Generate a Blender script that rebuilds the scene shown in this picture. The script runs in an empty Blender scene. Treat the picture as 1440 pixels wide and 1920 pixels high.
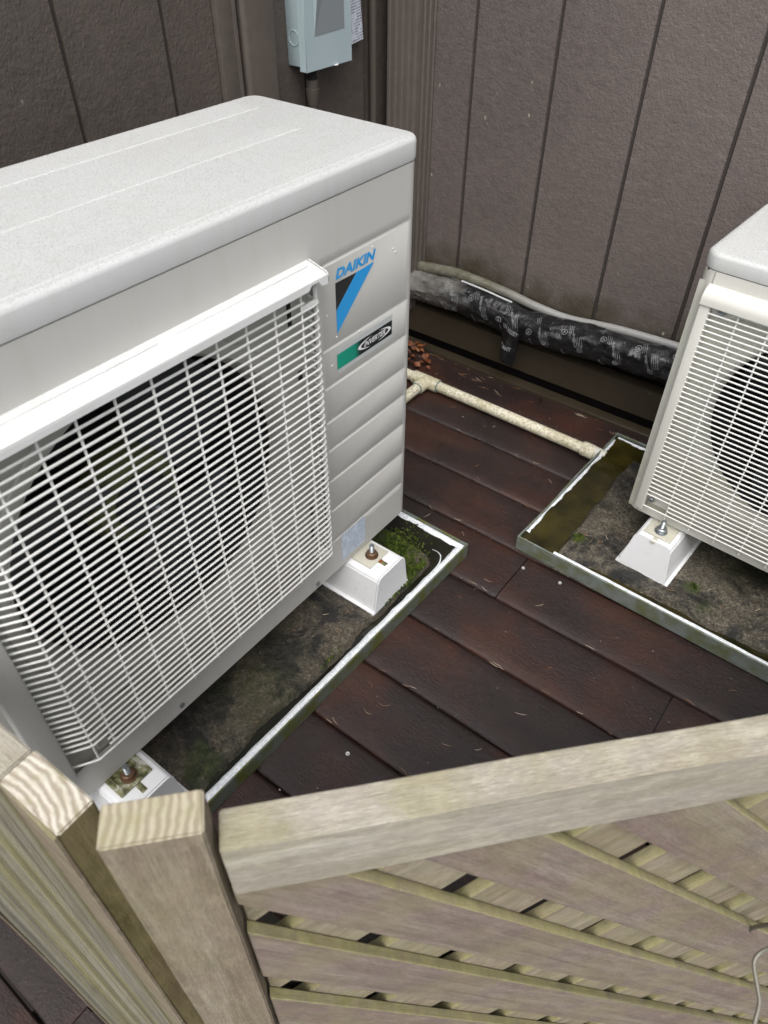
import bpy, bmesh, math, random
from mathutils import Vector, Matrix, noise
R = math.radians
random.seed(7)
sc = bpy.context.scene
C = sc.collection

# ------------------------------------------------------------------ camera, sky, sun, exposure
cd = bpy.data.cameras.new('camera'); cam = bpy.data.objects.new('camera', cd); C.objects.link(cam)
right = Vector((0.79537337, 0.60606181, 0.00838356)); up = Vector((-0.41902812, 0.53981815, 0.73007657)); fw = Vector((-0.43794593, 0.58419641, -0.68331392))
M = Matrix((right, up, -fw)).transposed().to_4x4(); M.translation = (0, 0, 1.1149)
cam.matrix_world = M
cd.lens = 6.86; cd.sensor_fit = 'HORIZONTAL'; cd.sensor_width = 6.86 * 1440 / 1380.4
cd.clip_start = 0.02; cd.clip_end = 400
cd.dof.use_dof = True; cd.dof.focus_distance = 1.30; cd.dof.aperture_fstop = 1.9
sc.camera = cam

w = bpy.data.worlds.new('World'); sc.world = w; w.use_nodes = True
wn = w.node_tree; bg = wn.nodes['Background']
sky = wn.nodes.new('ShaderNodeTexSky'); sky.sky_type = 'NISHITA'; sky.sun_disc = False
SUN_EL, SUN_AZ = 58, -62      # azimuth measured from +x towards +y
sky.sun_elevation = R(SUN_EL); sky.sun_rotation = R(90 - SUN_AZ)
sky.dust_density = 4.0; sky.air_density = 1.0
hs = wn.nodes.new('ShaderNodeHueSaturation'); hs.inputs['Saturation'].default_value = 0.38
wn.links.new(sky.outputs[0], hs.inputs['Color']); wn.links.new(hs.outputs[0], bg.inputs[0])
bg.inputs[1].default_value = 0.15
sl = bpy.data.lights.new('sun', 'SUN'); sl.energy = 1.1; sl.angle = R(60); sl.color = (1.0, 0.985, 0.96)
so = bpy.data.objects.new('sun', sl); C.objects.link(so)
d = Vector((math.cos(R(SUN_EL)) * math.cos(R(SUN_AZ)), math.cos(R(SUN_EL)) * math.sin(R(SUN_AZ)), math.sin(R(SUN_EL))))
so.rotation_euler = d.to_track_quat('Z', 'Y').to_euler(); so.location = d * 5
sc.view_settings.view_transform = 'Standard'; sc.view_settings.look = 'None'
sc.view_settings.exposure = 0.68; sc.view_settings.gamma = 1.0
sc.view_settings.use_curve_mapping = False

# ------------------------------------------------------------------ helpers: objects
def link(o): C.objects.link(o); return o
def rootm(o):
    return o.matrix_basis.copy() if o.parent is None else rootm(o.parent) @ o.matrix_basis
def setm(o, mw, parent=None):
    if parent is not None:
        o.parent = parent; o.matrix_basis = rootm(parent).inverted() @ mw
    else: o.matrix_basis = mw
def mesh_from(name, bm, mats, smooth=False):
    me = bpy.data.meshes.new(name)
    bm.normal_update(); bm.to_mesh(me); bm.free()
    for m in (mats if isinstance(mats, (list, tuple)) else [mats]): me.materials.append(m)
    if smooth:
        for p in me.polygons: p.use_smooth = True
        try: me.set_sharp_from_angle(angle=R(38))
        except Exception: pass
    return me
def obj(name, bm, mats, parent=None, mw=None, smooth=True, local=False):
    """one mesh object; vertices are world coordinates (mw None), or local to mw, or local to the parent (local=True)"""
    me = bm if isinstance(bm, bpy.types.Mesh) else mesh_from(name, bm, mats, smooth)
    o = link(bpy.data.objects.new(name, me))
    if local: o.parent = parent
    else: setm(o, mw if mw is not None else Matrix.Identity(4), parent)
    return o
def tag(o, label=None, cat=None, group=None, kind=None):
    if label: o['label'] = label
    if cat: o['category'] = cat
    if group: o['group'] = group
    if kind: o['kind'] = kind
    return o
def thing(name, loc, rz=0, **k):
    o = link(bpy.data.objects.new(name, None)); o.empty_display_size = .05
    o.matrix_basis = Matrix.Translation(loc) @ Matrix.Rotation(rz, 4, 'Z')
    return tag(o, **k)

# ------------------------------------------------------------------ helpers: shapes
def BM(): return bmesh.new()
def add_box(bm, a, b, bev=0, seg=2, mi=0):
    x0, y0, z0 = a; x1, y1, z1 = b
    vs = [bm.verts.new(p) for p in ((x0,y0,z0),(x1,y0,z0),(x1,y1,z0),(x0,y1,z0),(x0,y0,z1),(x1,y0,z1),(x1,y1,z1),(x0,y1,z1))]
    fs = [bm.faces.new([vs[i] for i in f]) for f in ((0,3,2,1),(4,5,6,7),(0,1,5,4),(1,2,6,5),(2,3,7,6),(3,0,4,7))]
    for f in fs: f.material_index = mi
    if bev:
        es = list({e for f in fs for e in f.edges})
        bmesh.ops.bevel(bm, geom=es, offset=bev, segments=seg, affect='EDGES', profile=.5)
    return vs
def box(a, b, bev=0, seg=2):
    bm = BM(); add_box(bm, a, b, bev, seg); return bm
def add_tube(bm, pts, r, n=8, cap=True, mi=0):
    pts = [Vector(p) for p in pts]; rings = []
    t0 = (pts[1] - pts[0]).normalized()
    nrm = t0.orthogonal().normalized()
    for i, p in enumerate(pts):
        t = ((pts[min(i+1, len(pts)-1)] - pts[max(i-1, 0)])).normalized()
        nrm = (nrm - t * nrm.dot(t)).normalized(); b = t.cross(nrm)
        rr = r[i] if isinstance(r, (list, tuple)) else r
        rings.append([bm.verts.new(p + (nrm * math.cos(2*math.pi*k/n) + b * math.sin(2*math.pi*k/n)) * rr) for k in range(n)])
    for a, b in zip(rings, rings[1:]):
        for k in range(n):
            f = bm.faces.new((a[k], a[(k+1) % n], b[(k+1) % n], b[k])); f.material_index = mi
    if cap:
        f = bm.faces.new(rings[0][::-1]); f.material_index = mi
        f = bm.faces.new(rings[-1]); f.material_index = mi
    return rings
def tube(pts, r, n=8, cap=True):
    bm = BM(); add_tube(bm, pts, r, n, cap); return bm
def add_lathe(bm, prof, c, n=24, axis='Z'):
    """profile (radius, height) about an axis through c"""
    rings = []
    for r_, h in prof:
        ring = []
        for k in range(n):
            a = 2*math.pi*k/n; x, y = r_*math.cos(a), r_*math.sin(a)
            p = {'Z': (x, y, h), 'Y': (x, h, -y), 'X': (h, x, y)}[axis]
            ring.append(bm.verts.new(Vector(c) + Vector(p)))
        rings.append(ring)
    for a, b in zip(rings, rings[1:]):
        for k in range(n): bm.faces.new((a[k], a[(k+1) % n], b[(k+1) % n], b[k]))
    return rings
def lathe(prof, c, n=24, axis='Z', cap=(True, True)):
    bm = BM(); rg = add_lathe(bm, prof, c, n, axis)
    if cap[0]: bm.faces.new(rg[0][::-1])
    if cap[1]: bm.faces.new(rg[-1])
    return bm
def add_prism(bm, poly, v, mi=0):
    """closed 3-D polygon extruded by vector v"""
    a = [bm.verts.new(p) for p in poly]; b = [bm.verts.new(Vector(p) + Vector(v)) for p in poly]
    fs = [bm.faces.new(a[::-1]), bm.faces.new(b)]
    for i in range(len(a)):
        j = (i+1) % len(a); fs.append(bm.faces.new((a[i], a[j], b[j], b[i])))
    for f in fs: f.material_index = mi
    bmesh.ops.recalc_face_normals(bm, faces=fs)
    return fs
def prism(poly, v):
    bm = BM(); add_prism(bm, poly, v); return bm
def smooth_path(pts, k=6):
    pts = [Vector(p) for p in pts]; out = []
    for i in range(len(pts)-1):
        p0, p1, p2, p3 = pts[max(i-1,0)], pts[i], pts[i+1], pts[min(i+2, len(pts)-1)]
        for j in range(k):
            t = j/k
            out.append(.5*((2*p1)+(p2-p0)*t+(2*p0-5*p1+4*p2-p3)*t*t+(3*p1-p0-3*p2+p3)*t**3))
    return out + [pts[-1]]

# ------------------------------------------------------------------ helpers: materials
class Mat:
    def __init__(s, name, col=(.5,.5,.5), rough=.5, metal=0, spec=.5):
        s.m = bpy.data.materials.new(name); s.m.use_nodes = True; s.t = s.m.node_tree
        s.b = s.t.nodes['Principled BSDF']
        s.set('Base Color', (*col, 1)); s.set('Roughness', rough); s.set('Metallic', metal); s.set('Specular IOR Level', spec)
        s.tc = s.t.nodes.new('ShaderNodeTexCoord')
    def set(s, k, v):
        if hasattr(v, 'is_linked') or isinstance(v, bpy.types.NodeSocket): s.t.links.new(v, s.b.inputs[k])
        else: s.b.inputs[k].default_value = v
    def n(s, typ, **k):
        nd = s.t.nodes.new(typ)
        for a, v in k.items(): setattr(nd, a, v)
        return nd
    def inp(s, nd, k, v):
        if v is None: return
        if isinstance(v, bpy.types.NodeSocket): s.t.links.new(v, nd.inputs[k])
        else:
            if isinstance(v, tuple) and len(v) == 3 and nd.inputs[k].type == 'RGBA': v = (*v, 1)
            nd.inputs[k].default_value = v
    def co(s, scale=(1,1,1), src='Object', loc=(0,0,0), rot=(0,0,0)):
        mp = s.n('ShaderNodeMapping'); s.t.links.new(s.tc.outputs[src], mp.inputs[0])
        mp.inputs['Scale'].default_value = scale; mp.inputs['Location'].default_value = loc; mp.inputs['Rotation'].default_value = rot
        oi = s.n('ShaderNodeObjectInfo'); vm = s.n('ShaderNodeVectorMath', operation='ADD'); mm = s.n('ShaderNodeMath', operation='MULTIPLY')
        s.t.links.new(oi.outputs['Random'], mm.inputs[0]); mm.inputs[1].default_value = 13.0 if s.rand else 0.0
        s.t.links.new(mp.outputs[0], vm.inputs[0]); s.t.links.new(mm.outputs[0], vm.inputs[1])
        return vm.outputs[0]
    rand = False
    def noise(s, vec, scale=5, detail=4, rough=.55, dist=0):
        nd = s.n('ShaderNodeTexNoise'); s.inp(nd, 'Vector', vec); nd.inputs['Scale'].default_value = scale
        nd.inputs['Detail'].default_value = detail; nd.inputs['Roughness'].default_value = rough; nd.inputs['Distortion'].default_value = dist
        return nd.outputs['Fac']
    def voro(s, vec, scale=5, feature='F1', out='Distance'):
        nd = s.n('ShaderNodeTexVoronoi', feature=feature); s.inp(nd, 'Vector', vec); nd.inputs['Scale'].default_value = scale
        return nd.outputs[out]
    def ramp(s, fac, stops):
        nd = s.n('ShaderNodeValToRGB'); s.inp(nd, 0, fac); e = nd.color_ramp.elements
        while len(e) < len(stops): e.new(.5)
        for el, (p, c) in zip(e, stops):
            el.position = p; el.color = (c, c, c, 1) if isinstance(c, (int, float)) else (*c, 1)
        return nd.outputs[0]
    def mix(s, fac, a, b, mode='MIX'):
        nd = s.n('ShaderNodeMix', data_type='RGBA', blend_type=mode); s.inp(nd, 0, fac); s.inp(nd, 6, a); s.inp(nd, 7, b); return nd.outputs[2]
    def math(s, op, a, b=None, clamp=False):
        nd = s.n('ShaderNodeMath', operation=op, use_clamp=clamp); s.inp(nd, 0, a); s.inp(nd, 1, b); return nd.outputs[0]
    def sep(s, src='Object'):
        nd = s.n('ShaderNodeSeparateXYZ'); s.t.links.new(s.tc.outputs[src], nd.inputs[0]); return nd.outputs
    def bump(s, h, strength=.3, dist=.002, prev=None):
        nd = s.n('ShaderNodeBump'); s.inp(nd, 'Height', h); nd.inputs['Strength'].default_value = strength; nd.inputs['Distance'].default_value = dist
        if prev is not None: s.inp(nd, 'Normal', prev)
        s.set('Normal', nd.outputs[0]); return nd.outputs[0]
def plain(name, col, rough=.5, metal=0, spec=.5):
    return Mat(name, col, rough, metal, spec).m

# painted textured plywood siding
def siding_mat(name, col, seed=0, stain=True, warm=(1.05,.95,.8)):
    s = Mat(name, col, .42); v = s.co((1,1,1), loc=(seed,0,0)); vs = s.co((.3,.3,1), loc=(seed,0,0))
    big = s.noise(v, 2.2, 3); c = s.mix(s.ramp(big, [(.35, 0), (.7, 1)]), tuple(k*.86 for k in col), tuple(k*1.14 for k in col))
    fine = s.noise(v, 55, 5, .7); c = s.mix(s.ramp(fine, [(.35, .0), (.75, .35)]), c, tuple(min(1, k*1.7) for k in col))
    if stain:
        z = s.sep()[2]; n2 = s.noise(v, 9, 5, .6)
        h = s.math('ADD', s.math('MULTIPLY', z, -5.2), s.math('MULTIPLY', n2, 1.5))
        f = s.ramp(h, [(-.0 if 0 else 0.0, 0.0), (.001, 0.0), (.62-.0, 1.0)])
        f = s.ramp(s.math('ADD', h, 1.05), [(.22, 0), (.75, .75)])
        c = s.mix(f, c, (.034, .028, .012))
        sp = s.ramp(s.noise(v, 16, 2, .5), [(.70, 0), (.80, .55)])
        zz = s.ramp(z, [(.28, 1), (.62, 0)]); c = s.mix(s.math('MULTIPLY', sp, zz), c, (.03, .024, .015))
    fl = s.voro(s.co((1,1,.6), loc=(seed+3,2,1)), 26); fl = s.ramp(fl, [(.055, 1), (.085, 0)])
    msk = s.ramp(s.noise(v, 4, 2), [(.52, 0), (.6, 1)])
    c = s.mix(s.math('MULTIPLY', fl, msk), c, (.34, .30, .24))
    s.set('Base Color', c)
    s.set('Roughness', s.ramp(s.noise(v, 30, 3), [(.3, .30), (.8, .52)]))
    b = s.bump(s.noise(s.co((1,1,.8)), 170, 4, .68, .1), .60, .0030)
    s.bump(s.noise(s.co((.8,.8,1)), 45, 4, .6), .45, .004, b)
    return s.m
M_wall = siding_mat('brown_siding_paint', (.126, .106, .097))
M_wall_l = siding_mat('shaded_siding_paint', (.084, .070, .060), 4, stain=False)  # same siding, with the weaker light on this wall put into the colour
M_trim = siding_mat('trim_paint', (.100, .085, .073), 9, stain=False); [setattr(n_.inputs['Strength'], 'default_value', .08) for n_ in M_trim.node_tree.nodes if n_.type == 'BUMP']
M_groove = plain('siding_groove', (.050, .042, .038), .6)
M_skirt = siding_mat('skirt_board_paint', (.036, .028, .018), 2, stain=False); [setattr(n_.inputs['Strength'], 'default_value', .12) for n_ in M_skirt.node_tree.nodes if n_.type == 'BUMP']

# wet red-brown deck
def deck_mat():
    s = Mat('wet_deck_board', rough=.4); s.rand = True
    v = s.co((1,1,1)); g = s.co((.35, 3.0, 1))
    n1 = s.noise(v, 4.5, 5, .6); n2 = s.noise(g, 14, 5, .6)
    c = s.ramp(n1, [(.30, (.015,.0105,.0100)), (.48, (.027,.0150,.0132)), (.62, (.054,.0200,.0130)), (.80, (.072,.034,.023))])
    c = s.mix(s.ramp(n2, [(.35, .40), (.65, 0)]), c, (.014,.0105,.0110))
    c = s.mix(s.ramp(s.noise(v, 120, 3, .7), [(.62, 0), (.8, .35)]), c, (.09,.075,.065))
    s.set('Base Color', c)
    s.set('Roughness', s.ramp(s.noise(v, 7, 4), [(.3, .16), (.7, .42)]))
    s.set('Specular IOR Level', .5)
    b = s.bump(s.noise(s.co((.7,1.5,1)), 150, 6, .8), .9, .0024)
    s.bump(s.noise(v, 22, 4, .6), .35, .004, b)
    return s.m
M_deck = deck_mat()
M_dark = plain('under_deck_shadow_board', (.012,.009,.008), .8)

# air conditioner paint
def ac_mat(name, col, specks=0, dirt=0, rough=.42):
    s = Mat(name, col, rough); v = s.co((1,1,1)); c = s.mix(s.ramp(s.noise(v, 3, 3), [(.3,0),(.75,1)]), col, tuple(k*.93 for k in col))
    st = s.noise(s.co((26,26,1.1)), 1.6, 5, .65); c = s.mix(s.ramp(st, [(.50,0),(.72,.20)]), c, tuple(k*q for k, q in zip(col, (.72,.72,.64))))
    sk = s.noise(s.co((1,1,1)), 48, 5, .75); c = s.mix(s.ramp(sk, [(.62,0),(.74,.22)]), c, tuple(k*.6 for k in col))
    if specks:
        n = s.noise(v, 520, 2, .8); f = s.ramp(n, [(.52, 0), (.67, specks)])
        gn = s.n('ShaderNodeNewGeometry'); gz = s.n('ShaderNodeSeparateXYZ'); s.t.links.new(gn.outputs['Normal'], gz.inputs[0]); f = s.math('MULTIPLY', f, s.ramp(gz.outputs[2], [(.35, .08), (.92, 1)])); c = s.mix(f, c, (.21,.215,.21))
        n3 = s.noise(v, 14, 4, .6); c = s.mix(s.ramp(n3, [(.45,0),(.75,.22)]), c, (.50,.50,.46))
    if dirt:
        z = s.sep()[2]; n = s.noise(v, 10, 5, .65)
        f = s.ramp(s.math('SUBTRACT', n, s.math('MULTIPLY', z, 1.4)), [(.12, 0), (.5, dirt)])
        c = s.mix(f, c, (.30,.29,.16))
    s.set('Base Color', c)
    b = s.bump(s.noise(v, 420, 3, .6), .30 if specks else .10, .0006)
    return s.m
M_ac = ac_mat('ivory_sheet_metal_paint', (.50,.495,.465))
M_ac_lid = ac_mat('ivory_lid_paint', (.56,.57,.56), specks=.75, rough=.5)
M_ac_cap = ac_mat('white_grille_cap_plastic', (.72,.72,.71), specks=.45)
M_wire = ac_mat('white_grille_plastic', (.72,.72,.69), rough=.38)
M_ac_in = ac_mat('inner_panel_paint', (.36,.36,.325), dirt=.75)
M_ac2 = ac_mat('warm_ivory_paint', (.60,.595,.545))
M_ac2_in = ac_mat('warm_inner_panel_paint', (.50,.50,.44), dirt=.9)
M_black = plain('black_fan_plastic', (.020,.023,.027), .30)
M_coil = plain('dark_coil_fins', (.008,.009,.010), .7)
M_motor = plain('olive_motor_casing', (.075,.085,.030), .5)
M_blue = plain('blue_print', (.018,.30,.68), .35)
def carbon():
    s = Mat('black_print', (.012,.012,.014), .4); v = s.co((1,1,1)); n = s.noise(s.co((1,.5,3)), 260, 2)
    s.set('Base Color', s.mix(s.ramp(n, [(.45,0),(.7,.5)]), (.010,.010,.012), (.05,.05,.052))); return s.m
M_carbon = carbon()
M_white_print = plain('white_print', (.75,.75,.75), .4)
M_silver = plain('silver_sticker', (.47,.49,.49), .35)
M_seam = plain('dark_seam', (.02,.018,.015), .8)
M_hole = plain('black_slot', (.006,.006,.006), .9)
def badge_mat():
    s = Mat('green_to_black_print', rough=.35); x = s.sep()[0]
    s.set('Base Color', s.ramp(x, [(.6285, (0.0,.30,.195)), (.668, (0.0,.235,.155)), (.680, (.006,.010,.010)), (.9, (.006,.006,.007))])); return s.m
M_badge = badge_mat()
def label_mat(name, base, ink, lines, axis=2, other=0):
    s = Mat(name, rough=.35); o = s.sep()
    ln = s.math('FRACT', s.math('MULTIPLY', o[axis], lines)); ln = s.math('GREATER_THAN', ln, .45)
    st = s.co((1,1,1)); nn = s.noise(s.co((1.0,1.0,.12)), 900, 2, .5); f = s.math('MULTIPLY', ln, s.ramp(nn, [(.42,0),(.5,1)]))
    blk = s.ramp(s.noise(st, 60, 1), [(.40, 0), (.44, 1)])
    s.set('Base Color', s.mix(s.math('MULTIPLY', s.math('MULTIPLY', f, blk), .8), base, ink)); return s.m
M_label1 = label_mat('pale_blue_caution_sticker', (.54,.62,.72), (.20,.26,.38), 260)
M_label2 = label_mat('white_rating_sticker', (.60,.63,.72), (.05,.05,.08), 190)

def metal_mat(name, col, mott, rough=.38, metal=.75):
    s = Mat(name, col, rough, metal); v = s.co((1,1,1)); n = s.noise(v, 30, 4, .6); v3 = s.voro(v, 60)
    c = s.mix(s.ramp(n, [(.38,0),(.62,1)]), col, mott); c = s.mix(s.ramp(v3, [(.1,.3),(.5,0)]), c, tuple(k*.6 for k in col))
    s.set('Base Color', c); s.set('Roughness', s.ramp(n, [(.3,.28),(.7,.55)])); return s.m
M_galv = metal_mat('mossy_galvanised_steel', (.17,.20,.18), (.135,.145,.035), .45, .2)
M_galv2 = metal_mat('galvanised_steel', (.22,.25,.24), (.145,.16,.085), .42, .2)
M_bolt = metal_mat('zinc_bolt', (.42,.45,.47), (.30,.32,.33), .3, .9)
M_rust = metal_mat('rusty_nut', (.11,.065,.04), (.20,.12,.07), .5, .5)
M_rust_stain = plain('rust_stain', (.22,.06,.015), .7)

def water_mat(name, a, b):
    s = Mat(name, a, .06); v = s.co((1,1,1)); s.set('Base Color', s.mix(s.ramp(s.noise(v, 14, 4), [(.35,0),(.7,1)]), a, b))
    s.set('Roughness', .07); s.bump(s.noise(v, 8, 2), .05, .002); return s.m
M_water = water_mat('murky_amber_water', (.013,.012,.003), (.046,.037,.008))
M_water1 = water_mat('dark_tray_water', (.008,.008,.006), (.018,.018,.010))
def white_strip_mat():
    s = Mat('speckled_white', (.7,.73,.76), .55); v = s.co((1,1,1)); n = s.noise(v, 230, 3, .7); sp = s.ramp(s.voro(v, 150), [(.10,1),(.17,0)])
    m = s.ramp(s.noise(v, 45, 3), [(.5,0),(.68,1)])
    c = s.mix(s.ramp(n, [(.40,0),(.68,1)]), (.88,.91,.94), (.58,.62,.65)); c = s.mix(s.math('MULTIPLY', sp, m), c, (.18,.19,.17))
    s.set('Base Color', c); s.bump(n, .5, .002); return s.m
M_white_strip = white_strip_mat()

def concrete_mat(name, moss_pts, tone):
    s = Mat(name, rough=.55, spec=.5); v = s.co((1,1,1))
    n1 = s.noise(v, 11, 8, .72, .6); n2 = s.noise(v, 70, 5, .75); n3 = s.noise(v, 4, 5, .6)
    c = s.ramp(s.noise(v, 190, 6, .9), [(.36, (.018,.016,.011)), (.49, (.075,.064,.045)), (.66, tone)])
    c = s.mix(s.ramp(n1, [(.43, .95), (.54, 0)]), c, s.ramp(n2, [(.4,(.006,.006,.006)),(.75,(.030,.030,.026))]))
    c = s.mix(s.ramp(n3, [(.54, 0), (.70, .6)]), c, s.ramp(n2, [(.35,(.014,.017,.004)),(.7,(.060,.062,.018))]))
    geo = s.tc.outputs['Object']
    for (px, py, rr, k) in moss_pts:
        d = s.n('ShaderNodeVectorMath', operation='DISTANCE'); s.t.links.new(geo, d.inputs[0]); d.inputs[1].default_value = (px, py, .045)
        dd = s.math('ADD', s.math('DIVIDE', d.outputs['Value'], rr), s.math('MULTIPLY', s.math('SUBTRACT', n1, .5), 2.2))
        f = s.ramp(dd, [(.45, k), (1.0, 0)]); c = s.mix(f, c, s.ramp(n2, [(.35, (.012,.020,.003)), (.6, (.055,.085,.010)), (.8,(.12,.15,.03))]))
    s.set('Base Color', c)
    b = s.bump(n2, 1.0, .006); s.bump(s.noise(v, 260, 3, .7), .8, .002, b); return s.m
M_pad1 = concrete_mat('mossy_concrete', [(-.60,.845,.07,.9), (-.545,.80,.035,.9), (-.55,.28,.04,.5), (-.66,.75,.06,.4)], (.25,.205,.15))
M_pad2 = concrete_mat('stained_concrete', [(-.325,1.10,.022,.7), (-.09,1.11,.02,.6), (-.05,1.07,.02,.4)], (.30,.265,.205))
M_pad2.node_tree.nodes

def pvc_mat():
    s = Mat('dirty_cream_pvc', rough=.5); v = s.co((1,1,1)); n = s.noise(v, 170, 5, .75); n2 = s.noise(v, 14, 4)
    c = s.ramp(n, [(.34,(.24,.21,.12)),(.46,(.56,.52,.38)),(.60,(.76,.73,.60))]); c = s.mix(s.ramp(n2,[(.45,0),(.7,.5)]), c, (.28,.25,.10))
    s.set('Base Color', c); s.bump(n, .2, .001); return s.m
M_pvc = pvc_mat()
M_pvc_clean = plain('pale_pvc_socket', (.60,.60,.52), .45)
M_primer = plain('blue_grey_pipe_cement', (.12,.20,.23), .4)

def foot_mat():
    s = Mat('white_plastic_foot', (.80,.81,.82), .4); v = s.co((1,1,1)); n = s.noise(v, 90, 4, .7); m = s.noise(v, 9, 3)
    nz = s.n('ShaderNodeNewGeometry'); sz = s.n('ShaderNodeSeparateXYZ'); s.t.links.new(nz.outputs['Normal'], sz.inputs[0])
    f = s.math('MULTIPLY', s.ramp(n, [(.55,0),(.70,.7)]), s.ramp(m, [(.48,0),(.66,1)]))
    s.set('Base Color', s.mix(f, (.80,.81,.82), (.30,.29,.20))); return s.m
M_foot = foot_mat()
def stain_foot():
    s = Mat('algae_stained_plastic', (.5,.5,.45), .55); v = s.co((1,1,1)); n = s.noise(v, 60, 5, .7)
    s.set('Base Color', s.ramp(n, [(.38,(.04,.045,.012)),(.52,(.20,.20,.10)),(.64,(.55,.55,.48))])); return s.m
M_footplate = stain_foot()
M_footplate_clean = ac_mat('stained_ivory_plate', (.55,.53,.44), specks=.5)

def plastic_wrap():
    s = Mat('black_plastic_wrap', (.012,.012,.013), .16); v = s.co((1,1,1)); x = s.sep()[0]
    n = s.noise(s.co((1.2,3,3)), 9, 4, .6, .8)
    left = s.ramp(s.math('ADD', x, s.math('MULTIPLY', n, .22)), [(-1.2+1.2, 1), (.001, 1), (.002, 1)])
    f = s.ramp(s.math('SUBTRACT', s.math('MULTIPLY', n, .45), s.math('ADD', x, 1.03)), [(.06, 0), (.30, .8)])
    c = s.mix(f, s.mix(s.ramp(s.noise(v, 38, 3), [(.52,0),(.72,1)]), (.008,.008,.009), (.026,.027,.029)), (.21,.20,.185))  # grey blotches put crinkle reflections into the colour; left end is truly greyer
    c = s.mix(s.ramp(n, [(.60,0),(.74,.12)]), c, (.07,.075,.08))
    s.set('Base Color', c); s.set('Roughness', s.ramp(s.noise(v, 30, 3), [(.3,.10),(.7,.28)]))
    b = s.bump(s.voro(s.co((1,1.6,1.6)), 26, 'SMOOTH_F1'), .55, .008); s.bump(s.noise(v, 70, 4, .6, 1.0), .5, .004, b); return s.m
M_wrap = plastic_wrap()
M_wrap_print = plain('white_ink_on_wrap', (.24,.25,.26), .35)
def hose_mat():
    s = Mat('grey_green_hose', rough=.35); v = s.co((1,1,1)); n = s.noise(v, 60, 4, .7); x = s.sep()[0]
    c = s.mix(s.ramp(n, [(.35,0),(.7,1)]), (.085,.082,.055), (.17,.165,.13)); c = s.mix(s.ramp(s.math('ADD', x, 1.0), [(.12,0),(.3,.75)]), c, (.30,.30,.30))
    s.set('Base Color', c); return s.m
M_hose = hose_mat()
def disc_mat():
    s = Mat('blue_grey_enamel', (.36,.44,.46), .34); v = s.co((1,1,1)); s.set('Base Color', s.mix(s.ramp(s.noise(v, 5, 3), [(.3,0),(.7,1)]), (.33,.42,.44), (.40,.48,.50))); return s.m
M_disc = disc_mat()
M_disc_in = plain('grey_recess_enamel', (.21,.235,.245), .4)
M_conduit = plain('brown_conduit_paint', (.072,.060,.050), .45)

def wood_mat(name, base, dark, pale, moss=.5, grain=1.0, pinkish=(.27,.19,.155), ridged=False):
    s = Mat(name, rough=.8, spec=.2); s.rand = True
    g = s.co((1.0, 16, 16)); v = s.co((1,1,1)); g2 = s.co((.5, 5, 5))
    n1 = s.noise(g, 4.0, 5, .6, .4); n2 = s.noise(g2, 3.5, 4, .6); n3 = s.noise(v, 11, 5, .65); fib = s.noise(s.co((1.5, 60, 60)), 9, 3, .6)
    c = s.ramp(n1, [(.30, dark), (.48, base), (.72, pale)])
    c = s.mix(s.ramp(n2, [(.42, 0), (.62, .6)]), c, pinkish)
    c = s.mix(s.ramp(fib, [(.4, .35), (.6, 0)]), c, tuple(k*.55 for k in base))
    mo = s.noise(s.co((1,2.2,2.2)), 26, 6, .7); c = s.mix(s.ramp(mo, [(.36, .42), (.50, 0)]), c, tuple(k*.62 for k in base)); c = s.mix(s.ramp(mo, [(.52, 0), (.68, .45)]), c, tuple(min(.8, k*1.45) for k in base))
    f2 = s.noise(s.co((7, 55, 55)), 14, 4, .75); c = s.mix(s.ramp(f2, [(.36, .5), (.47, 0)]), c, tuple(k*.50 for k in base)); c = s.mix(s.ramp(f2, [(.55, 0), (.68, .5)]), c, tuple(min(.85, k*1.6) for k in base))
    kv = s.voro(s.co((2.2,4.5,4.5)), 2.3); kr = s.noise(s.co((30,60,60)), 1.5, 2)
    c = s.mix(s.ramp(s.math('ADD', kv, s.math('MULTIPLY', kr, .03)), [(.045, .85), (.075, .45), (.11, 0)]), c, tuple(k*.30 for k in base))
    if ridged:
        rd = s.noise(s.co((.10, 26, 26)), 4.2, 3, .6); rf_ = s.noise(s.co((.10, 26, 26)), 11, 2, .6)
        c = s.mix(.6, c, s.ramp(rd, [(.30, (.20,.17,.16)), (.42, (.38,.36,.30)), (.55, (.50,.48,.36)), (.62, (.44,.41,.16)), (.70, (.24,.20,.20)), (.80, (.52,.50,.42))]))
        c = s.mix(s.ramp(rf_, [(.42, .45), (.56, 0)]), c, (.15,.14,.10))
    geo = s.n('ShaderNodeNewGeometry'); sz = s.n('ShaderNodeSeparateXYZ'); s.t.links.new(geo.outputs['True Normal'], sz.inputs[0])
    upf = s.ramp(sz.outputs[2], [(.25, .32), (.75, 1.0)])
    edge = s.ramp(sz.outputs[2], [(.30, 0), (.45, 1), (.80, 1), (.93, 0)])
    f = s.math('MULTIPLY', s.ramp(n3, [(.42, 0), (.62, moss)]), upf)
    f = s.math('MAXIMUM', f, s.math('MULTIPLY', edge, s.ramp(s.noise(v, 26, 4, .65), [(.30, .35*moss), (.60, .95*moss)])))
    c = s.mix(f, c, s.mix(s.noise(v, 70, 5, .7), (.13,.125,.035), (.42,.39,.20)))
    s.set('Base Color', c); b = s.bump(rd if ridged else n1, .6 if ridged else .35, .004); s.bump(f2, .8, .0018, b); return s.m
M_rail = wood_mat('weathered_pale_timber', (.43,.40,.32), (.30,.265,.20), (.62,.59,.51), .45, pinkish=(.37,.32,.28))
M_post = wood_mat('weathered_brown_timber', (.28,.235,.17), (.17,.135,.095), (.40,.36,.28), .6)
M_ridged = wood_mat('ridged_green_grey_timber', (.33,.32,.25), (.17,.15,.12), (.46,.44,.28), .5, pinkish=(.26,.23,.23), ridged=True)
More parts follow.
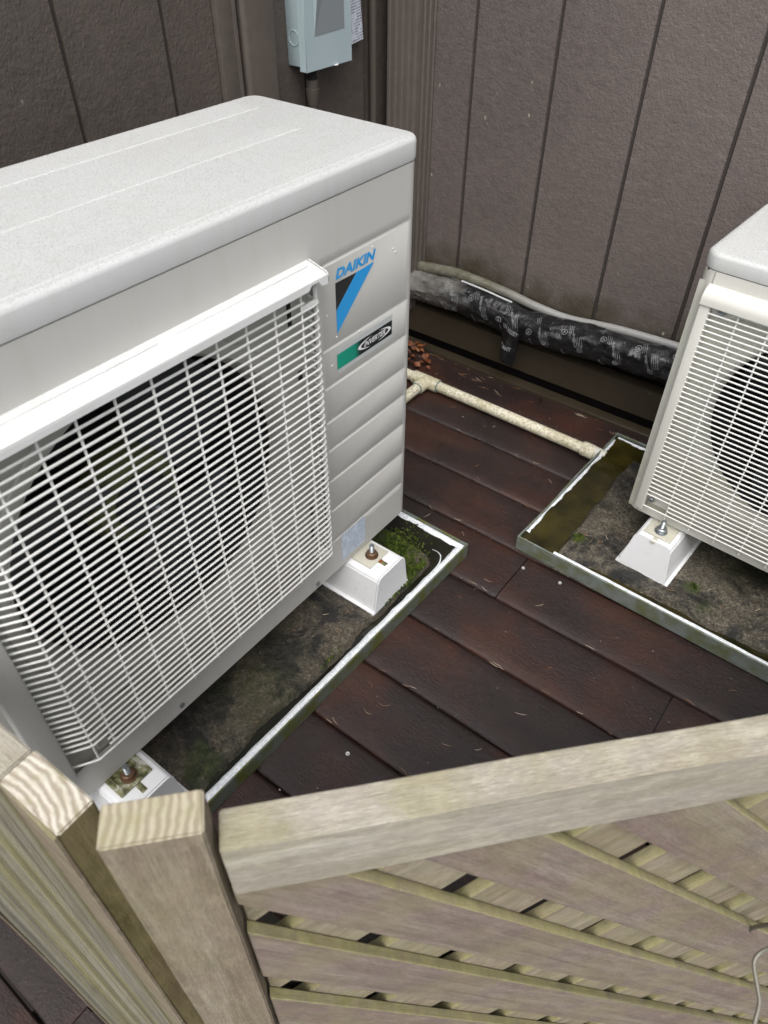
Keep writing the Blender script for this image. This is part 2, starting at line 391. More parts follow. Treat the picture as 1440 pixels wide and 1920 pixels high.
M_slat = wood_mat('weathered_slat_timber', (.245,.20,.165), (.17,.13,.11), (.33,.285,.24), .95, pinkish=(.235,.165,.150))
M_slat_b = wood_mat('mossy_back_slat_timber', (.30,.26,.19), (.19,.165,.11), (.42,.38,.29), .9)
M_mossy = wood_mat('green_stained_timber', (.19,.155,.075), (.11,.09,.035), (.27,.22,.12), .9, pinkish=(.25,.175,.125))
def endgrain(name, a, b, cx, cy, sc_):
    s = Mat(name, rough=.85, spec=.15); v = s.co((1,1,1), loc=(0, cx, cy)); wv = s.n('ShaderNodeTexWave', wave_type='RINGS', rings_direction='X')
    s.inp(wv, 'Vector', v); wv.inputs['Scale'].default_value = sc_; wv.inputs['Distortion'].default_value = 3.2; wv.inputs['Detail'].default_value = 3; wv.inputs['Detail Scale'].default_value = 1.5
    c = s.mix(s.ramp(s.math('ADD', s.math('MULTIPLY', wv.outputs['Fac'], .42), s.math('MULTIPLY', s.noise(s.co((1,1,1)), 95, 5, .75), .58)), [(.34,0),(.66,1)]), a, b); n = s.noise(v, 60, 4)
    c = s.mix(s.ramp(n, [(.45,0),(.7,.5)]), c, (.30,.28,.15)); s.set('Base Color', c); s.bump(wv.outputs['Fac'], .3, .002); return s.m
M_end1 = endgrain('pale_end_grain', (.36,.31,.25), (.60,.56,.48), -.02, .09, 46)
M_end2 = endgrain('tan_end_grain', (.30,.26,.185), (.44,.40,.30), .10, -.03, 44)
M_leaf = None
def leaf_mat():
    s = Mat('dry_leaf', rough=.6); s.rand = True; n = s.noise(s.co((1,1,1)), 40, 3)
    s.set('Base Color', s.ramp(n, [(.33,(.050,.014,.005)),(.52,(.15,.045,.013)),(.72,(.26,.11,.045))])); return s.m
M_leaf = leaf_mat()
def needle_mat():
    s = Mat('pine_needle', rough=.5); n = s.noise(s.co((1,1,1)), 25, 1)
    s.set('Base Color', s.ramp(n, [(.35,(.14,.055,.025)),(.5,(.30,.17,.09)),(.66,(.55,.47,.36))])); return s.m
M_needle = needle_mat()
M_soil = plain('dark_soil', (.02,.016,.012), .95)
M_screw = plain('pale_screw_head', (.62,.63,.60), .35, .3)

# ------------------------------------------------------------------ ground and deck
XW, YW = -1.2108, 1.6534
bm = BM(); vs = [bm.verts.new(p) for p in ((-60,-60,-1.25),(60,-60,-1.25),(60,60,-1.25),(-60,60,-1.25))]; bm.faces.new(vs)
tag(obj('ground', bm, M_soil), kind='structure')

GY = R(47.5); P0 = Vector((-.2361, .1077, 0)); GU = Vector((math.cos(GY), math.sin(GY), 0)); GN = Vector((math.sin(GY), -math.cos(GY), 0))
def deck_edge_x(y): return P0.x + (y - P0.y) / math.tan(GY) - .085
deck = thing('deck', (-1.2, 0, 0), kind='structure')
def deck_board(x0, x1a, x1b, y0, y1, skew=True):
    g = .0016; prof = [(y0+g, -.026), (y0+g, -.0065), (y0+g+.0025, -.0032), (y0+g+.009, -.0011), (y0+.028, -.0002), (y0+.045, .0), ((y0+y1)/2, -.0006), (y1-.045, .0), (y1-.028, -.0002), (y1-g-.009, -.0011), (y1-g-.0025, -.0032), (y1-g, -.0065), (y1-g, -.026)]
    bm = BM(); rings = []
    nx = max(2, int((x1a-x0)/.06))
    for i in range(nx+1):
        t = i/nx; ring = []
        for (yy, zz) in prof:
            k = (yy-y0)/(y1-y0); x1 = x1a + (x1b-x1a)*k
            x = x0 + (x1-x0)*t
            wob = .0012*noise.noise(Vector((x*4, y0*9, 0)))
            ring.append(bm.verts.new((x, yy + (wob if zz < -.004 else 0), zz + .0009*noise.noise(Vector((x*3, yy*20, 2))))))
        rings.append(ring)
    for a, b in zip(rings, rings[1:]):
        for k in range(len(prof)): bm.faces.new((a[k], b[k], b[(k+1) % len(prof)], a[(k+1) % len(prof)]))
    bm.faces.new(rings[0]); bm.faces.new(rings[-1][::-1])
    bmesh.ops.recalc_face_normals(bm, faces=bm.faces[:])
    return obj('deck_board', bm, M_deck, deck)
ys = [.893 - .1372*k for k in range(13)][::-1] + [1.031, 1.170, 1.309, 1.448, 1.600]
for a, b in zip(ys, ys[1:]):
    ea, eb = deck_edge_x(a), deck_edge_x(b)
    x0 = -2.2 if b < 1.0 else -1.205
    x0 = min(x0, -1.205)
    cuts = {.893: -.392, .7558: -.027}.get(round(a, 4))
    if abs(a+.0676) < .003: deck_board(-1.205, -.452, -.452, a, b); deck_board(-.4505, -.400, -.412, a, -.0225)
    elif abs(a-.0696) < .003: deck_board(-1.205, -.43, ea, a, b)
    elif cuts is None: deck_board(-1.205, ea, eb, a, b)
    else:
        deck_board(-1.205, cuts-.001, cuts-.001, a, b); deck_board(cuts+.001, ea, eb, a, b)
for (x, y) in [(-.4101,.4554), (-.3866,.9946), (-.3077,1.0042), (-.3811,.9225)][:2] + [(-.3077,1.0042)]:
    obj('screw', lathe([(.0012,-.002),(.0012,.0004),(.0022,.0009),(.0034,.0008),(.0036,-.001)], (x, y, 0), 12, cap=(True, False)), M_screw, deck)
for ja, jb in ((-.75, -.045), (.16, 1.6)):
    e0, e1 = deck_edge_x(ja), deck_edge_x(jb)
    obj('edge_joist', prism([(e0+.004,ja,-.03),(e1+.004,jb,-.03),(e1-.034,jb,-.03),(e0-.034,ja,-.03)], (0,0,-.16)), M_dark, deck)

# ------------------------------------------------------------------ walls
H = 2.5
def siding_piece(a, b, parent, mat): return obj('siding_panel', box(a, b, .0012, 1), mat, parent)
rw = thing('siding_wall', (0, YW+.05, 0), label='brown grooved plywood wall behind the black wrapped pipe', cat='wall')
g0 = -1.0004; gs = [g0 + .2032*k for k in range(-1, 13)]
zb = .128
edges = [XW-.02] + gs + [gs[-1]+.2032]
for a, b in zip(edges, edges[1:]):
    siding_piece((a+.0036 if a > XW else a, YW, zb), (b-.0036, YW+.012, H), rw, M_wall)
obj('groove_backing', box((XW-.02, YW+.0065, zb), (gs[-1]+.2032, YW+.03, H)), M_groove, rw)
obj('foundation', box((XW-.02, YW+.0305, -.9), (gs[-1]+.2032, YW+.12, H)), M_dark, rw)
obj('skirt_board', prism([(XW, YW-.036, .108), (XW, YW-.046, .105), (XW, YW-.052, .030), (XW, YW-.02, .028), (XW, YW-.02, .110)], (2.8, 0, 0)), M_skirt, rw)
obj('ledger_strip', box((XW, YW-.088, -.012), (1.6, YW-.054, .010), .003, 1), M_skirt, rw)

lw = thing('corner_wall', (XW-.05, 0, 0), label='shaded brown grooved plywood wall left of the grey electrical box', cat='wall')
yl = [.7618 + .2032*k for k in range(-9, 2)]
edges = yl + [1.078]
for a, b in zip(edges, edges[1:]):
    siding_piece((XW-.012, a+.0036, .10), (XW, b-.0036 if b != 1.078 else b, H), lw, M_wall_l)
obj('groove_backing', box((XW-.03, edges[0], .10), (XW-.0065, 1.20, H)), M_groove, lw)
RX = XW - .012
for a, b in ((1.222, 1.3285), (1.3375, 1.532), (1.541, YW-.0)): siding_piece((RX-.012, a, .10), (RX, b, H), lw, M_wall_l)
obj('groove_backing', box((RX-.03, 1.21, .10), (RX-.0065, YW, H)), M_groove, lw)
obj('foundation', box((XW-.14, edges[0], -.9), (XW-.0425, YW+.12, H)), M_dark, lw)
obj('corner_trim', box((XW-.010, 1.0785, .06), (XW+.012, 1.1245, H), .002, 2), M_trim, lw)
obj('corner_trim', box((XW-.010, 1.116, .06), (XW+.0155, 1.1235, H), .001, 1), M_trim, lw)
obj('corner_trim', box((XW-.0118, 1.1345, .06), (XW+.020, 1.2215, H), .010, 4), M_trim, lw)
obj('base_board', box((XW-.01, edges[0], .0), (XW+.012, YW-.09, .098), .003, 1), M_skirt, lw)

# downspout in the corner
ds = thing('downspout', (-1.155, YW-.03, 0), label='brown ribbed downspout in the corner between the two walls', cat='downspout')
prof = []
x0, x1, y0, y1 = -1.196, -1.104, YW-.066, YW-.004
def ribs(p, q, n, nrm):
    out = []
    for i in range(n):
        for t, dd in ((.0,0),(.30,0),(.42,.0035),(.82,.0035),(.94,0)):
            k = (i+t)/n; out.append((p[0]+(q[0]-p[0])*k + nrm[0]*dd, p[1]+(q[1]-p[1])*k + nrm[1]*dd))
    return out
prof = ribs((x0,y1),(x0,y0),3,(1,0)) + ribs((x0,y0),(x1,y0),5,(0,1)) + ribs((x1,y0),(x1,y1),3,(-1,0)) + [(x1,y1)]
bm = BM(); A = [bm.verts.new((x,y,.10)) for x,y in prof]; B = [bm.verts.new((x,y,H)) for x,y in prof]
for i in range(len(prof)): j = (i+1) % len(prof); bm.faces.new((A[i],A[j],B[j],B[i]))
bm.faces.new(A); bmesh.ops.recalc_face_normals(bm, faces=bm.faces[:])
obj('pipe', bm, M_trim, ds)
obj('strap', prism([(x0-.002,y0-.002,1.30),(x1+.002,y0-.002,1.30),(x1+.002,y1,1.30),(x1+.0006,y1,1.30),(x1+.0006,y0-.0006,1.30),(x0-.0006,y0-.0006,1.30),(x0-.0006,y1,1.30),(x0-.002,y1,1.30)], (0,0,.03)), M_trim, ds)

# flexible conduit
cf = thing('flexible_conduit', (RX+.012, 1.556, .1), label='brown flexible conduit running down beside the downspout', cat='conduit')
bm = BM(); pts = []; rr = []
z = .12
while z < 2.3:
    pts.append((RX+.013+.0015*math.sin(z*3), 1.548+.003*math.sin(z*2.1+1), z)); rr.append(.0096 if len(pts) % 2 else .0086); z += .0032
add_tube(bm, pts, rr, 12); obj('ribbed_sleeve', bm, M_conduit, cf)

# electrical disconnect box
db = thing('disconnect_box', (XW, 1.353, .738), label='pale blue grey metal electrical disconnect box on the dark wall', cat='electrical box')
bx0, bx1, by0, by1, bz0, bz1 = RX, -1.170, 1.280, 1.4255, .738, 1.02
obj('housing', box((bx0, by0+.001, bz0+.006), (bx1-.003, by1-.001, bz1), .002, 2), M_disc, db)
bm = BM(); add_box(bm, (bx1-.0195, by0-.0012, bz0-.002), (bx1, by1+.001, bz1+.002), .0012, 1)
cov = obj('cover', bm, M_disc, db)
# sloping recess pressed into the cover
def tri_panel(pts, mat, name, par, th=.0006):
    bm = BM(); add_prism(bm, pts, (-th,0,0)); return obj(name, bm, mat, par, smooth=False)
ya, yb_ = 1.307, 1.402
bm = BM(); P = [(bx1+.0008,ya,.800),(bx1+.0008,yb_,.806),(bx1+.0008,yb_,1.0),(bx1+.0008,ya,1.0),(bx1+.0008,ya+.012,.99)]
v = [bm.verts.new(p) for p in [(bx1+.0005,ya,.797),(bx1+.0005,yb_,.800),(bx1+.0005,yb_,1.0),(bx1+.007,ya+.032,1.0),(bx1+.0005,ya,1.0)]]
bm.faces.new((v[0],v[1],v[2],v[3])); bm.faces.new((v[0],v[3],v[4]))
bmesh.ops.recalc_face_normals(bm, faces=bm.faces[:])
for f in bm.faces: f.material_index = 0 if len(f.verts) == 4 else 1
obj('handle_recess', bm, [M_disc_in, M_disc], cov, smooth=False)
bm = BM(); add_lathe(bm, [(.0125,0),(.0125,-.0012),(.0145,-.0012),(.0145,0)], (bx0+.020, by0+.001, .795), 24, 'Y'); obj('knockout', bm, M_disc, db)
bm = BM(); add_lathe(bm, [(.0035,0),(.0035,.0015),(.0068,.0015),(.0068,0)], (bx1-.002, 1.372, bz0-.001), 16, 'Z'); obj('padlock_tab', bm, M_white_print, db)
lb = obj('rating_label', box((RX+.016, 1.436, .752), (RX+.018, 1.510, .99)), M_label2, db)
lb.matrix_basis = rootm(db).inverted() @ Matrix.Translation((0,1.436,.752)) @ Matrix.Rotation(R(7), 4, 'X') @ Matrix.Translation((0,-1.436,-.752))
cd_ = thing('conduit_stub', (-1.19, 1.316, .5), label='short brown conduit with connector under the electrical box', cat='conduit')
obj('connector', lathe([(.013,.716),(.013,.700),(.0145,.699),(.0145,.688),(.0125,.678),(.0115,.668)], (-1.192,1.3175,0), 20), M_conduit, cd_)
obj('pipe', tube([(-1.192,1.3175,.668),(-1.192,1.3175,.30)], .0095, 14), M_conduit, cd_)
bm = BM(); add_tube(bm, [(-1.192,1.3175,.738),(-1.192,1.3175,.716)], .010, 14); obj('nipple', bm, M_hole, cd_)

# ------------------------------------------------------------------ text helper
def text_mesh(txt, size, bold=0.0, shear=0.0, width=None, res=3):
    cu = bpy.data.curves.new('t', 'FONT'); cu.body = txt; cu.size = size; cu.offset = bold; cu.shear = shear
    cu.resolution_u = res; cu.align_x = 'LEFT'
    o = bpy.data.objects.new('t', cu); C.objects.link(o)
    dg = bpy.context.evaluated_depsgraph_get(); me = bpy.data.meshes.new_from_object(o.evaluated_get(dg))
    bpy.data.objects.remove(o); bpy.data.curves.remove(cu)
    xs = [v.co.x for v in me.vertices]; ys_ = [v.co.y for v in me.vertices]
    x0, x1, y0, y1 = min(xs), max(xs), min(ys_), max(ys_)
    vs = [((v.co.x-x0)/(x1-x0), (v.co.y-y0)/(y1-y0)) for v in me.vertices]
    fs = [tuple(p.vertices) for p in me.polygons]; asp = (x1-x0)/(y1-y0)
    bpy.data.meshes.remove(me)
    return vs, fs, asp
def text_on(vs, fs, fn):
    bm = BM(); V = [bm.verts.new(fn(*p)) for p in vs]
    for f in fs:
        try: bm.faces.new([V[i] for i in f])
        except Exception: pass
    return bm

# ------------------------------------------------------------------ air conditioner builder (local: x across the front, -y out of the front)
def plan_curve(W, D, rf, rb, off=0, n=8):
    """open loop of (x, y) from back-left, round the front, to back-right"""
    pts = []
    def arc(cx, cy, r, a0, a1):
        for i in range(n+1):
            a = R(a0 + (a1-a0)*i/n); pts.append((cx + r*math.cos(a), cy + r*math.sin(a)))
    arc(rb-off+0, D-rb+off, rb, 90, 180) if False else pts.append((-off, D+off))
    arc(rf-off, rf-off, rf, 180, 270)
    return pts
def unit(root, p):
    W, D, z0, zs, z1, rf = p['W'], p['D'], p['z0'], p['zs'], p['z1'], p['rf']
    body, inner, wire, lidm, capm = p['mats']
    ox0, ox1, oz0, oz1 = p['open']
    # -- casing skin
    n = 8; cols = []
    cols.append((0, D)); 
    for i in range(n+1):
        a = R(180 + 90*i/n); cols.append((rf + rf*math.cos(a), rf + rf*math.sin(a)))
    xsm = sorted(set([ox0, ox1] + [v_ for v_ in p.get('cols', [])]))
    for x in xsm: cols.append((x, 0))
    for i in range(n+1):
        a = R(270 + 90*i/n); cols.append((W - rf + rf*math.cos(a), rf + rf*math.sin(a)))
    cols.append((W, D))
    rows = [z0, oz0, oz1, zs]; gd = p.get('grooves', [])
    for g in gd: rows += [g-.0050, g-.0030, g-.0008, g+.0028]
    rows = sorted(set(round(r_, 5) for r_ in rows))
    bm = BM(); V = []
    for z in rows:
        ring = []
        for ci, (x, y) in enumerate(cols):
            nx = ny = 0
            dpt = 0
            for g in gd:
                if -.0032 < z-g < -.0006: dpt = .0026 if z-g > -.002 else .0026
            m = 0
            for (ga, gb) in p.get('groove_x', []):
                if ga < x < gb: m = 1
            ring.append(bm.verts.new((x, y + dpt*m, z)))
        V.append(ring)
    for i in range(len(rows)-1):
        for k in range(len(cols)-1):
            xm = (cols[k][0]+cols[k+1][0])/2; zm = (rows[i]+rows[i+1])/2
            if ox0-1e-6 <= xm <= ox1+1e-6 and oz0 < zm < oz1 and cols[k][1] == 0 and cols[k+1][1] == 0: continue
            bm.faces.new((V[i][k], V[i][k+1], V[i+1][k+1], V[i+1][k]))
    for rr in (0, -1):
        try: f = bm.faces.new(V[rr] if rr else V[rr][::-1])
        except Exception: pass
    f = bm.faces.new((V[0][-1], V[0][0], V[-1][0], V[-1][-1])) if len(rows) else None
    bmesh.ops.recalc_face_normals(bm, faces=bm.faces[:])
    casing = obj('casing', bm, body, root, local=True)
    # -- front panel with fan opening
    cx, cz, r = p['hole']; N = 72; yp = .004
    bm = BM(); inn = []; out = []
    for k in range(N):
        a = 2*math.pi*k/N; ca, sa = math.cos(a), math.sin(a)
        inn.append(bm.verts.new((cx + r*ca, yp, cz + r*sa)))
        tx = ((ox1+.02-cx) if ca > 0 else (ox0-.02-cx)) / ca if abs(ca) > 1e-6 else 1e9
        tz = ((oz1+.015-cz) if sa > 0 else (oz0-.015-cz)) / sa if abs(sa) > 1e-6 else 1e9
        t = min(tx, tz); out.append(bm.verts.new((cx + t*ca, yp, cz + t*sa)))
    # corners
    for k in range(N): 
        j = (k+1) % N
        bm.faces.new((inn[k], out[k], out[j], inn[j]))
    cors = [(ox0-.02, oz0-.015), (ox1+.02, oz0-.015), (ox1+.02, oz1+.015), (ox0-.02, oz1+.015)]
    for (xx, zz) in cors:
        a = math.atan2(zz-cz, xx-cx) % (2*math.pi); k = int(a/(2*math.pi)*N) % N; j = (k+1) % N
        vv = bm.verts.new((xx, yp, zz)); bm.faces.new((out[k], vv, out[j]))
    bmesh.ops.recalc_face_normals(bm, faces=bm.faces[:])
    fp = obj('front_panel', bm, inner, root, local=True, smooth=False)
    if sum((f_.normal.y for f_ in fp.data.polygons)) > 0: fp.data.flip_normals()
    bm = BM(); add_lathe(bm, [(r+.020, .0036),(r+.018,.0018),(r+.006,.0018),(r+.001, .0045),(r-.004,.012),(r-.008,.022),(r-.009,.034)], (cx, 0, cz), 72, 'Y'); obj('bell_mouth', bm, inner, root, local=True)
    bm = BM(); add_lathe(bm, [(r-.009,.0340),(r-.010,.20),(.0005,.201)], (cx, 0, cz), 48, 'Y'); obj('fan_duct', bm, M_coil, root, local=True)
    # -- fan
    bm = BM(); rg = add_lathe(bm, [(.003,.040),(.020,.040),(.036,.046),(.040,.056),(.040,.11)], (cx, 0, cz), 28, 'Y')
    fan = obj('fan_hub', bm, M_black, root, local=True)
    for b in range(3):
        bm = BM(); G = []; a0 = R(p['fan'] + 120*b)
        for i in range(7):
            rr = .060 + (r*.90-.060)*i/6; row = []
            for j in range(9):
                t = j/8; sw = R(62)*(t-.5)*(1.0) + R(26)*(i/6)**1.5
                yy = .052 + .055*t - .010*math.sin(math.pi*t)
                row.append(bm.verts.new((cx + rr*math.cos(a0+sw), yy, cz + rr*math.sin(a0+sw))))
            G.append(row)
        for i in range(6):
            for j in range(8): bm.faces.new((G[i][j], G[i+1][j], G[i+1][j+1], G[i][j+1]))
        obj('blade', bm, M_black, fan, local=True)
    bm = BM(); rg = add_lathe(bm, [(.064,.110),(.068,.082),(.060,.066),(.041,.062)], (cx, 0, cz), 24, 'Y'); obj('motor', bm, M_motor, root, local=True)
    bm = BM(); add_box(bm, (cx-.05, .15, cz-r*.9), (cx-.03, .165, cz+r*.9)); add_box(bm, (cx+.03, .15, cz-r*.9), (cx+.05, .165, cz+r*.9)); obj('motor_bracket', bm, M_coil, root, local=True)
    obj('hub_nut', lathe([(.006,.0),(.006,-.009),(.0035,-.011),(.0035,-.018)], (cx, .040, cz), 6, 'Y'), M_bolt, root, local=True)
    # -- lid
    bm = BM(); rings = []
    seq = [(zs+.0022, -.004), (zs+.0018, .0008), (zs+.006, .0018), (z1-.0070, .0018), (z1-.0040, .0010), (z1-.0017, -.0010), (z1-.0005, -.0036), (z1, -.0068)]
    nc = 8
    for (z, off) in seq:
        ring = []
        for (ccx, ccy, a0) in ((rf, rf, 180), (W-rf, rf, 270), (W-rf, D-rf, 0), (rf, D-rf, 90)):
            for i in range(nc+1):
                a = R(a0 + 90*i/nc); q = rf + off; ring.append(bm.verts.new((ccx + q*math.cos(a), ccy + q*math.sin(a), z)))
        rings.append(ring)
    for a, b in zip(rings, rings[1:]):
        for k in range(len(a)): bm.faces.new((a[k], a[(k+1) % len(a)], b[(k+1) % len(a)], b[k]))
    bm.faces.new(rings[-1]); bm.faces.new(rings[0][::-1])
    lid = obj('lid', bm, lidm, root, local=True)
    for (ra, rb, xa, xb) in p['ribs']:
        bm = BM(); h = .0008; e = .004
        lo = [bm.verts.new(q) for q in ((xa, ra, z1), (xb, ra, z1), (xb, rb, z1), (xa, rb, z1))]
        hi = [bm.verts.new(q) for q in ((xa+e*3, ra+e*.55, z1+h), (xb-e*3, ra+e*.55, z1+h), (xb-e*3, rb-e*.55, z1+h), (xa+e*3, rb-e*.55, z1+h))]
        bm.faces.new(hi)
        for k in range(4): bm.faces.new((lo[k], lo[(k+1) % 4], hi[(k+1) % 4], hi[k]))
        obj('lid_rib', bm, lidm, lid, local=True, smooth=False)
    # dark seam under the lid
    obj('seam_gasket', box((rf*.3+.002, .0035, zs-.002), (W-rf*.3-.002, D-.004, zs+.003)), M_seam, root, local=True)
    # -- grille
    wy = p['wy']; wr = p['wr']; k = 0; z = p['gz1']
    mesh_bar = None; skip = p.get('short', {})
    while z > p['gz0'] - 1e-6:
        xs_, xe = p['bx']
        if k in skip:
            path = skip[k]
            o = obj('grille_bar', tube([(a, wy if b is None else b, 0) for a, b in path], wr, 6), wire, root, local=True)
        else:
            if mesh_bar is None: mesh_bar = mesh_from('grille_bar', tube([(a, wy if b is None else b, 0) for a, b in p['bar']], wr, 6), wire, True)
            o = obj('grille_bar', mesh_bar, wire, root, local=True)
        o.matrix_basis = Matrix.Translation((0, 0, z)); k += 1; z -= p['pitch']
    for (x, yo, za, zb_) in p['verts']:
        obj('grille_upright', tube([(x, wy + wr*1.5 if yo is None else yo, za), (x, wy + wr*1.5 if yo is None else yo, zb_)], wr*.95, 6), wire, root, local=True)
    return casing, lid

# ---- unit 1
U1L = .060; U1X = -.603
u1 = thing('air_conditioner', (U1X, U1L, 0), R(90), label='large grey outdoor air conditioner unit with a blue triangle logo and green badge', cat='air conditioner')
W1 = .879 - U1L; D1 = .314
gv = [.7045, .583, .5215, .462, .4085, .3475, .2825, .211]
bar1 = [(.0715,-.003),(.076,-.0055),(.098,-.0195),(.104,None),(.110,None),(.565,None),(.5725,-.0205),(.5775,-.016),(.5795,-.009),(.5805,.003)]
verts1 = [(x-U1L, None, .209, .702) for x in (.238,.281,.327,.373,.419,.4645,.5105,.5575,.604)]
verts1 += [(.190-U1L, None, .225, .702), (.163-U1L, -.0185, .212, .702), (.634-U1L, -.0175, .209, .696), (.6395-U1L, -.0085, .209, .692)]
cols1 = [.015+rfx for rfx in ()] + [.042, .605-.0, .797-.0]
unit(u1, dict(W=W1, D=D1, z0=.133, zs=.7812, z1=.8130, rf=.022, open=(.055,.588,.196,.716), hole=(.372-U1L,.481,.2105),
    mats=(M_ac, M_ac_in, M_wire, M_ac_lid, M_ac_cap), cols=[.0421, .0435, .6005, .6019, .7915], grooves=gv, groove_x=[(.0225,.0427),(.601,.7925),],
    ribs=[(.0098,.048,.013,W1-.013),(.138,.172,.02,W1-.085),(.250,.3040,.012,W1-.05)], fan=40, wy=-.022, wr=.0017, pitch=.01165, gz1=.6845, gz0=.2115,
    bx=(0,0), bar=bar1, verts=verts1,
    short={0: bar1[:5]+[(.540,None),(.546,None)], 39: [(.122,None)]+bar1[5:], 38: [(.122,None)]+bar1[5:]}))
def X1(y): return y - U1L
# left side plate of the grille
obj('grille_plate', box((.040, -.0135, .205), (.0725, .002, .700), .0035, 3), M_ac, u1, local=True)
# cap over the grille
bm = BM(); xa, xb = .040, .5835
sec = [(.001,.7215),(-.003,.7205),(-.0285,.7138),(-.0312,.7115),(-.0315,.7075),(-.0300,.7075),(-.0296,.7105),(-.0275,.7122),(.001,.7185)]
A = [bm.verts.new((xa, y, z)) for y, z in sec]; B = [bm.verts.new((xb-.004, y, z)) for y, z in sec]
for i in range(len(sec)): j = (i+1) % len(sec); bm.faces.new((A[i], A[j], B[j], B[i]))
bm.faces.new(A[::-1]); bm.faces.new(B)
lip = [(xa,.7085),(xa,.7015),(.546,.7015),(.5495,.7040),(.5535,.7085),(.559,.7095),(.565,.7080),(.568,.7035),(.5705,.7000),(xb-.001,.6990),(xb+.0004,.7020),(xb,.7110)]
add_prism(bm, [(x, -.0315, z) for x, z in lip], (0, .0016, 0))
add_prism(bm, [(xb-.001, y, z) for y, z in ((-.0315,.6995),(-.0315,.7095),(-.0285,.7138),(.0005,.7215),(.0005,.6965),(-.012,.6960))], (.0016, 0, 0))
bmesh.ops.recalc_face_normals(bm, faces=bm.faces[:])
cap1 = obj('grille_cap', bm, M_ac_cap, u1, local=True)
for (a, b) in ((.22-U1L-.02, .40-U1L), (.41-U1L, .632-U1L)):
    obj('cap_ridge', prism([(a, -.0075, .7199),(b, -.0075, .7199),(b-.004, -.0105, .7191+.0008),(a+.004, -.0105, .7191+.0008)], (0,0,-.0012)), M_ac_cap, cap1, local=True)
# slots and fixings seen through the grille
for (x, z, wd, ht) in ((X1(.601), .645, .007, .040), (X1(.612), .555, .008, .018), (X1(.614), .300, .006, .03), (X1(.228), .262, .020, .007), (X1(.612), .255, .006, .02)):
    obj('panel_slot', box((x, .0032, z), (x+wd, .0039, z+ht)), M_hole, u1, local=True)
for (x, z) in ((X1(.6137), .1445), (X1(.3043), .1490)):
    s_ = obj('casing_screw', lathe([(.0048,0),(.0048,-.0028),(.0022,-.0034)], (x, 0, z), 6, 'Y'), M_bolt, u1, local=True)
for (x, z) in ((X1(.8186), .6748), (X1(.8239), .6683), (X1(.690),.592), (X1(.672),.632), (X1(.678),.552), (X1(.74),.579), (X1(.771),.6935)):
    obj('paint_blister', lathe([(.0016,0),(.0012,-.0007),(.0004,-.0010)], (x, 0, z), 8, 'Y', (False, True)), M_ac_cap, u1, local=True)
obj('screw_boss', box((X1(.607), -.019, .672), (X1(.632), -.0165, .678)), M_wire, u1, local=True)
obj('screw_boss', box((X1(.607), -.019, .222), (X1(.63), -.002, .226)), M_wire, u1, local=True)
obj('screw_boss', box((X1(.170), -.014, .222), (X1(.186), -.003, .238), .001, 1), M_ac_in, u1, local=True)
# logo
eps = -.0006
def flat(name, pts, mat, par, y=eps, th=.0004, **k): 
    bm = BM(); f = bm.faces.new([bm.verts.new((X1(a), y, b)) for a, b in pts]); bm.normal_update()
    if f.normal.y > 0: f.normal_flip()
    return obj(name, bm, mat, par, local=True, smooth=False)
flat('logo_triangle', [(.6907,.6713),(.7350,.6704),(.6907,.6322)], M_carbon, u1)
flat('logo_band', [(.7355,.6704),(.7745,.6718),(.691,.5965),(.6907,.6318)], M_blue, u1)
vs_, fs_, asp = text_mesh('DAIKIN', 1, .042, .25)
bm = text_on(vs_, fs_, lambda a, b: (X1(.6915 + a*.0865), eps, .6752 + b*.0142)); obj('logo_lettering', bm, M_blue, u1, local=True, smooth=False)
flat('badge_plate', [(.6886,.5733),(.8188,.5733),(.8198,.5335),(.6899,.5324)], M_silver, u1, y=-.0005)
flat('badge_print', [(.6885,.5645),(.8177,.5640),(.8177,.5405),(.6885,.5400)], M_badge, u1, y=-.0009)
vs_, fs_, asp = text_mesh('INVERTER', 1, .02, .35)
bm = text_on(vs_, fs_, lambda a, b: (X1(.749 + a*.052), -.0013, .5485 + b*.0085)); obj('badge_lettering', bm, M_white_print, u1, local=True, smooth=False)
bm = BM()
def swoosh(cx_, cz_, ra, rb, a0, a1, w0):
    prev = None
    for i in range(15):
        t = i/14; a = R(a0+(a1-a0)*t); ww = w0*math.sin(math.pi*t)+.0001
        p1 = bm.verts.new((X1(cx_+ra*math.cos(a)), -.0013, cz_+rb*math.sin(a))); p2 = bm.verts.new((X1(cx_+(ra-ww)*math.cos(a)), -.0013, cz_+(rb-ww*.5)*math.sin(a)))
        if prev: bm.faces.new((prev[0], p1, p2, prev[1]))
        prev = (p1, p2)
swoosh(.775,.5527,.040,.0085,100,255,.0065); swoosh(.775,.5527,.040,.0085,-80,75,.0065)
obj('badge_swoosh', bm, M_white_print, u1, local=True, smooth=False)
flat('caution_sticker', [(.6805,.2080+.0015),(.7462,.2080),(.7462,.1454),(.6812,.1470)], M_label1, u1)

# ---- unit 2
u2 = thing('air_conditioner', (-.2635, 1.152, 0), R(-3.2), label='smaller cream outdoor air conditioner unit cut off at the right edge', cat='air conditioner')
bar2 = [(.034,None),(.60,None)]
W2 = .72
verts2 = [(.0800 + .0478*k, None, .150, .586) for k in range(0, 11)]
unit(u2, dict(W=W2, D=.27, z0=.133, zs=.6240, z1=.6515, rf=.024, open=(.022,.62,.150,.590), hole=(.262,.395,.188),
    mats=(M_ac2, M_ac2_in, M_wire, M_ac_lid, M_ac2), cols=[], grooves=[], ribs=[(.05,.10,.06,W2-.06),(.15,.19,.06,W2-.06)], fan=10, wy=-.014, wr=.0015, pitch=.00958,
    gz1=.5745, gz0=.1555, bx=(0,0), bar=bar2, verts=verts2, short={0: [(.0790,None),(.60,None)], 42: [(.0800,None),(.60,None)], 41:[(.0800,None),(.60,None)]}))
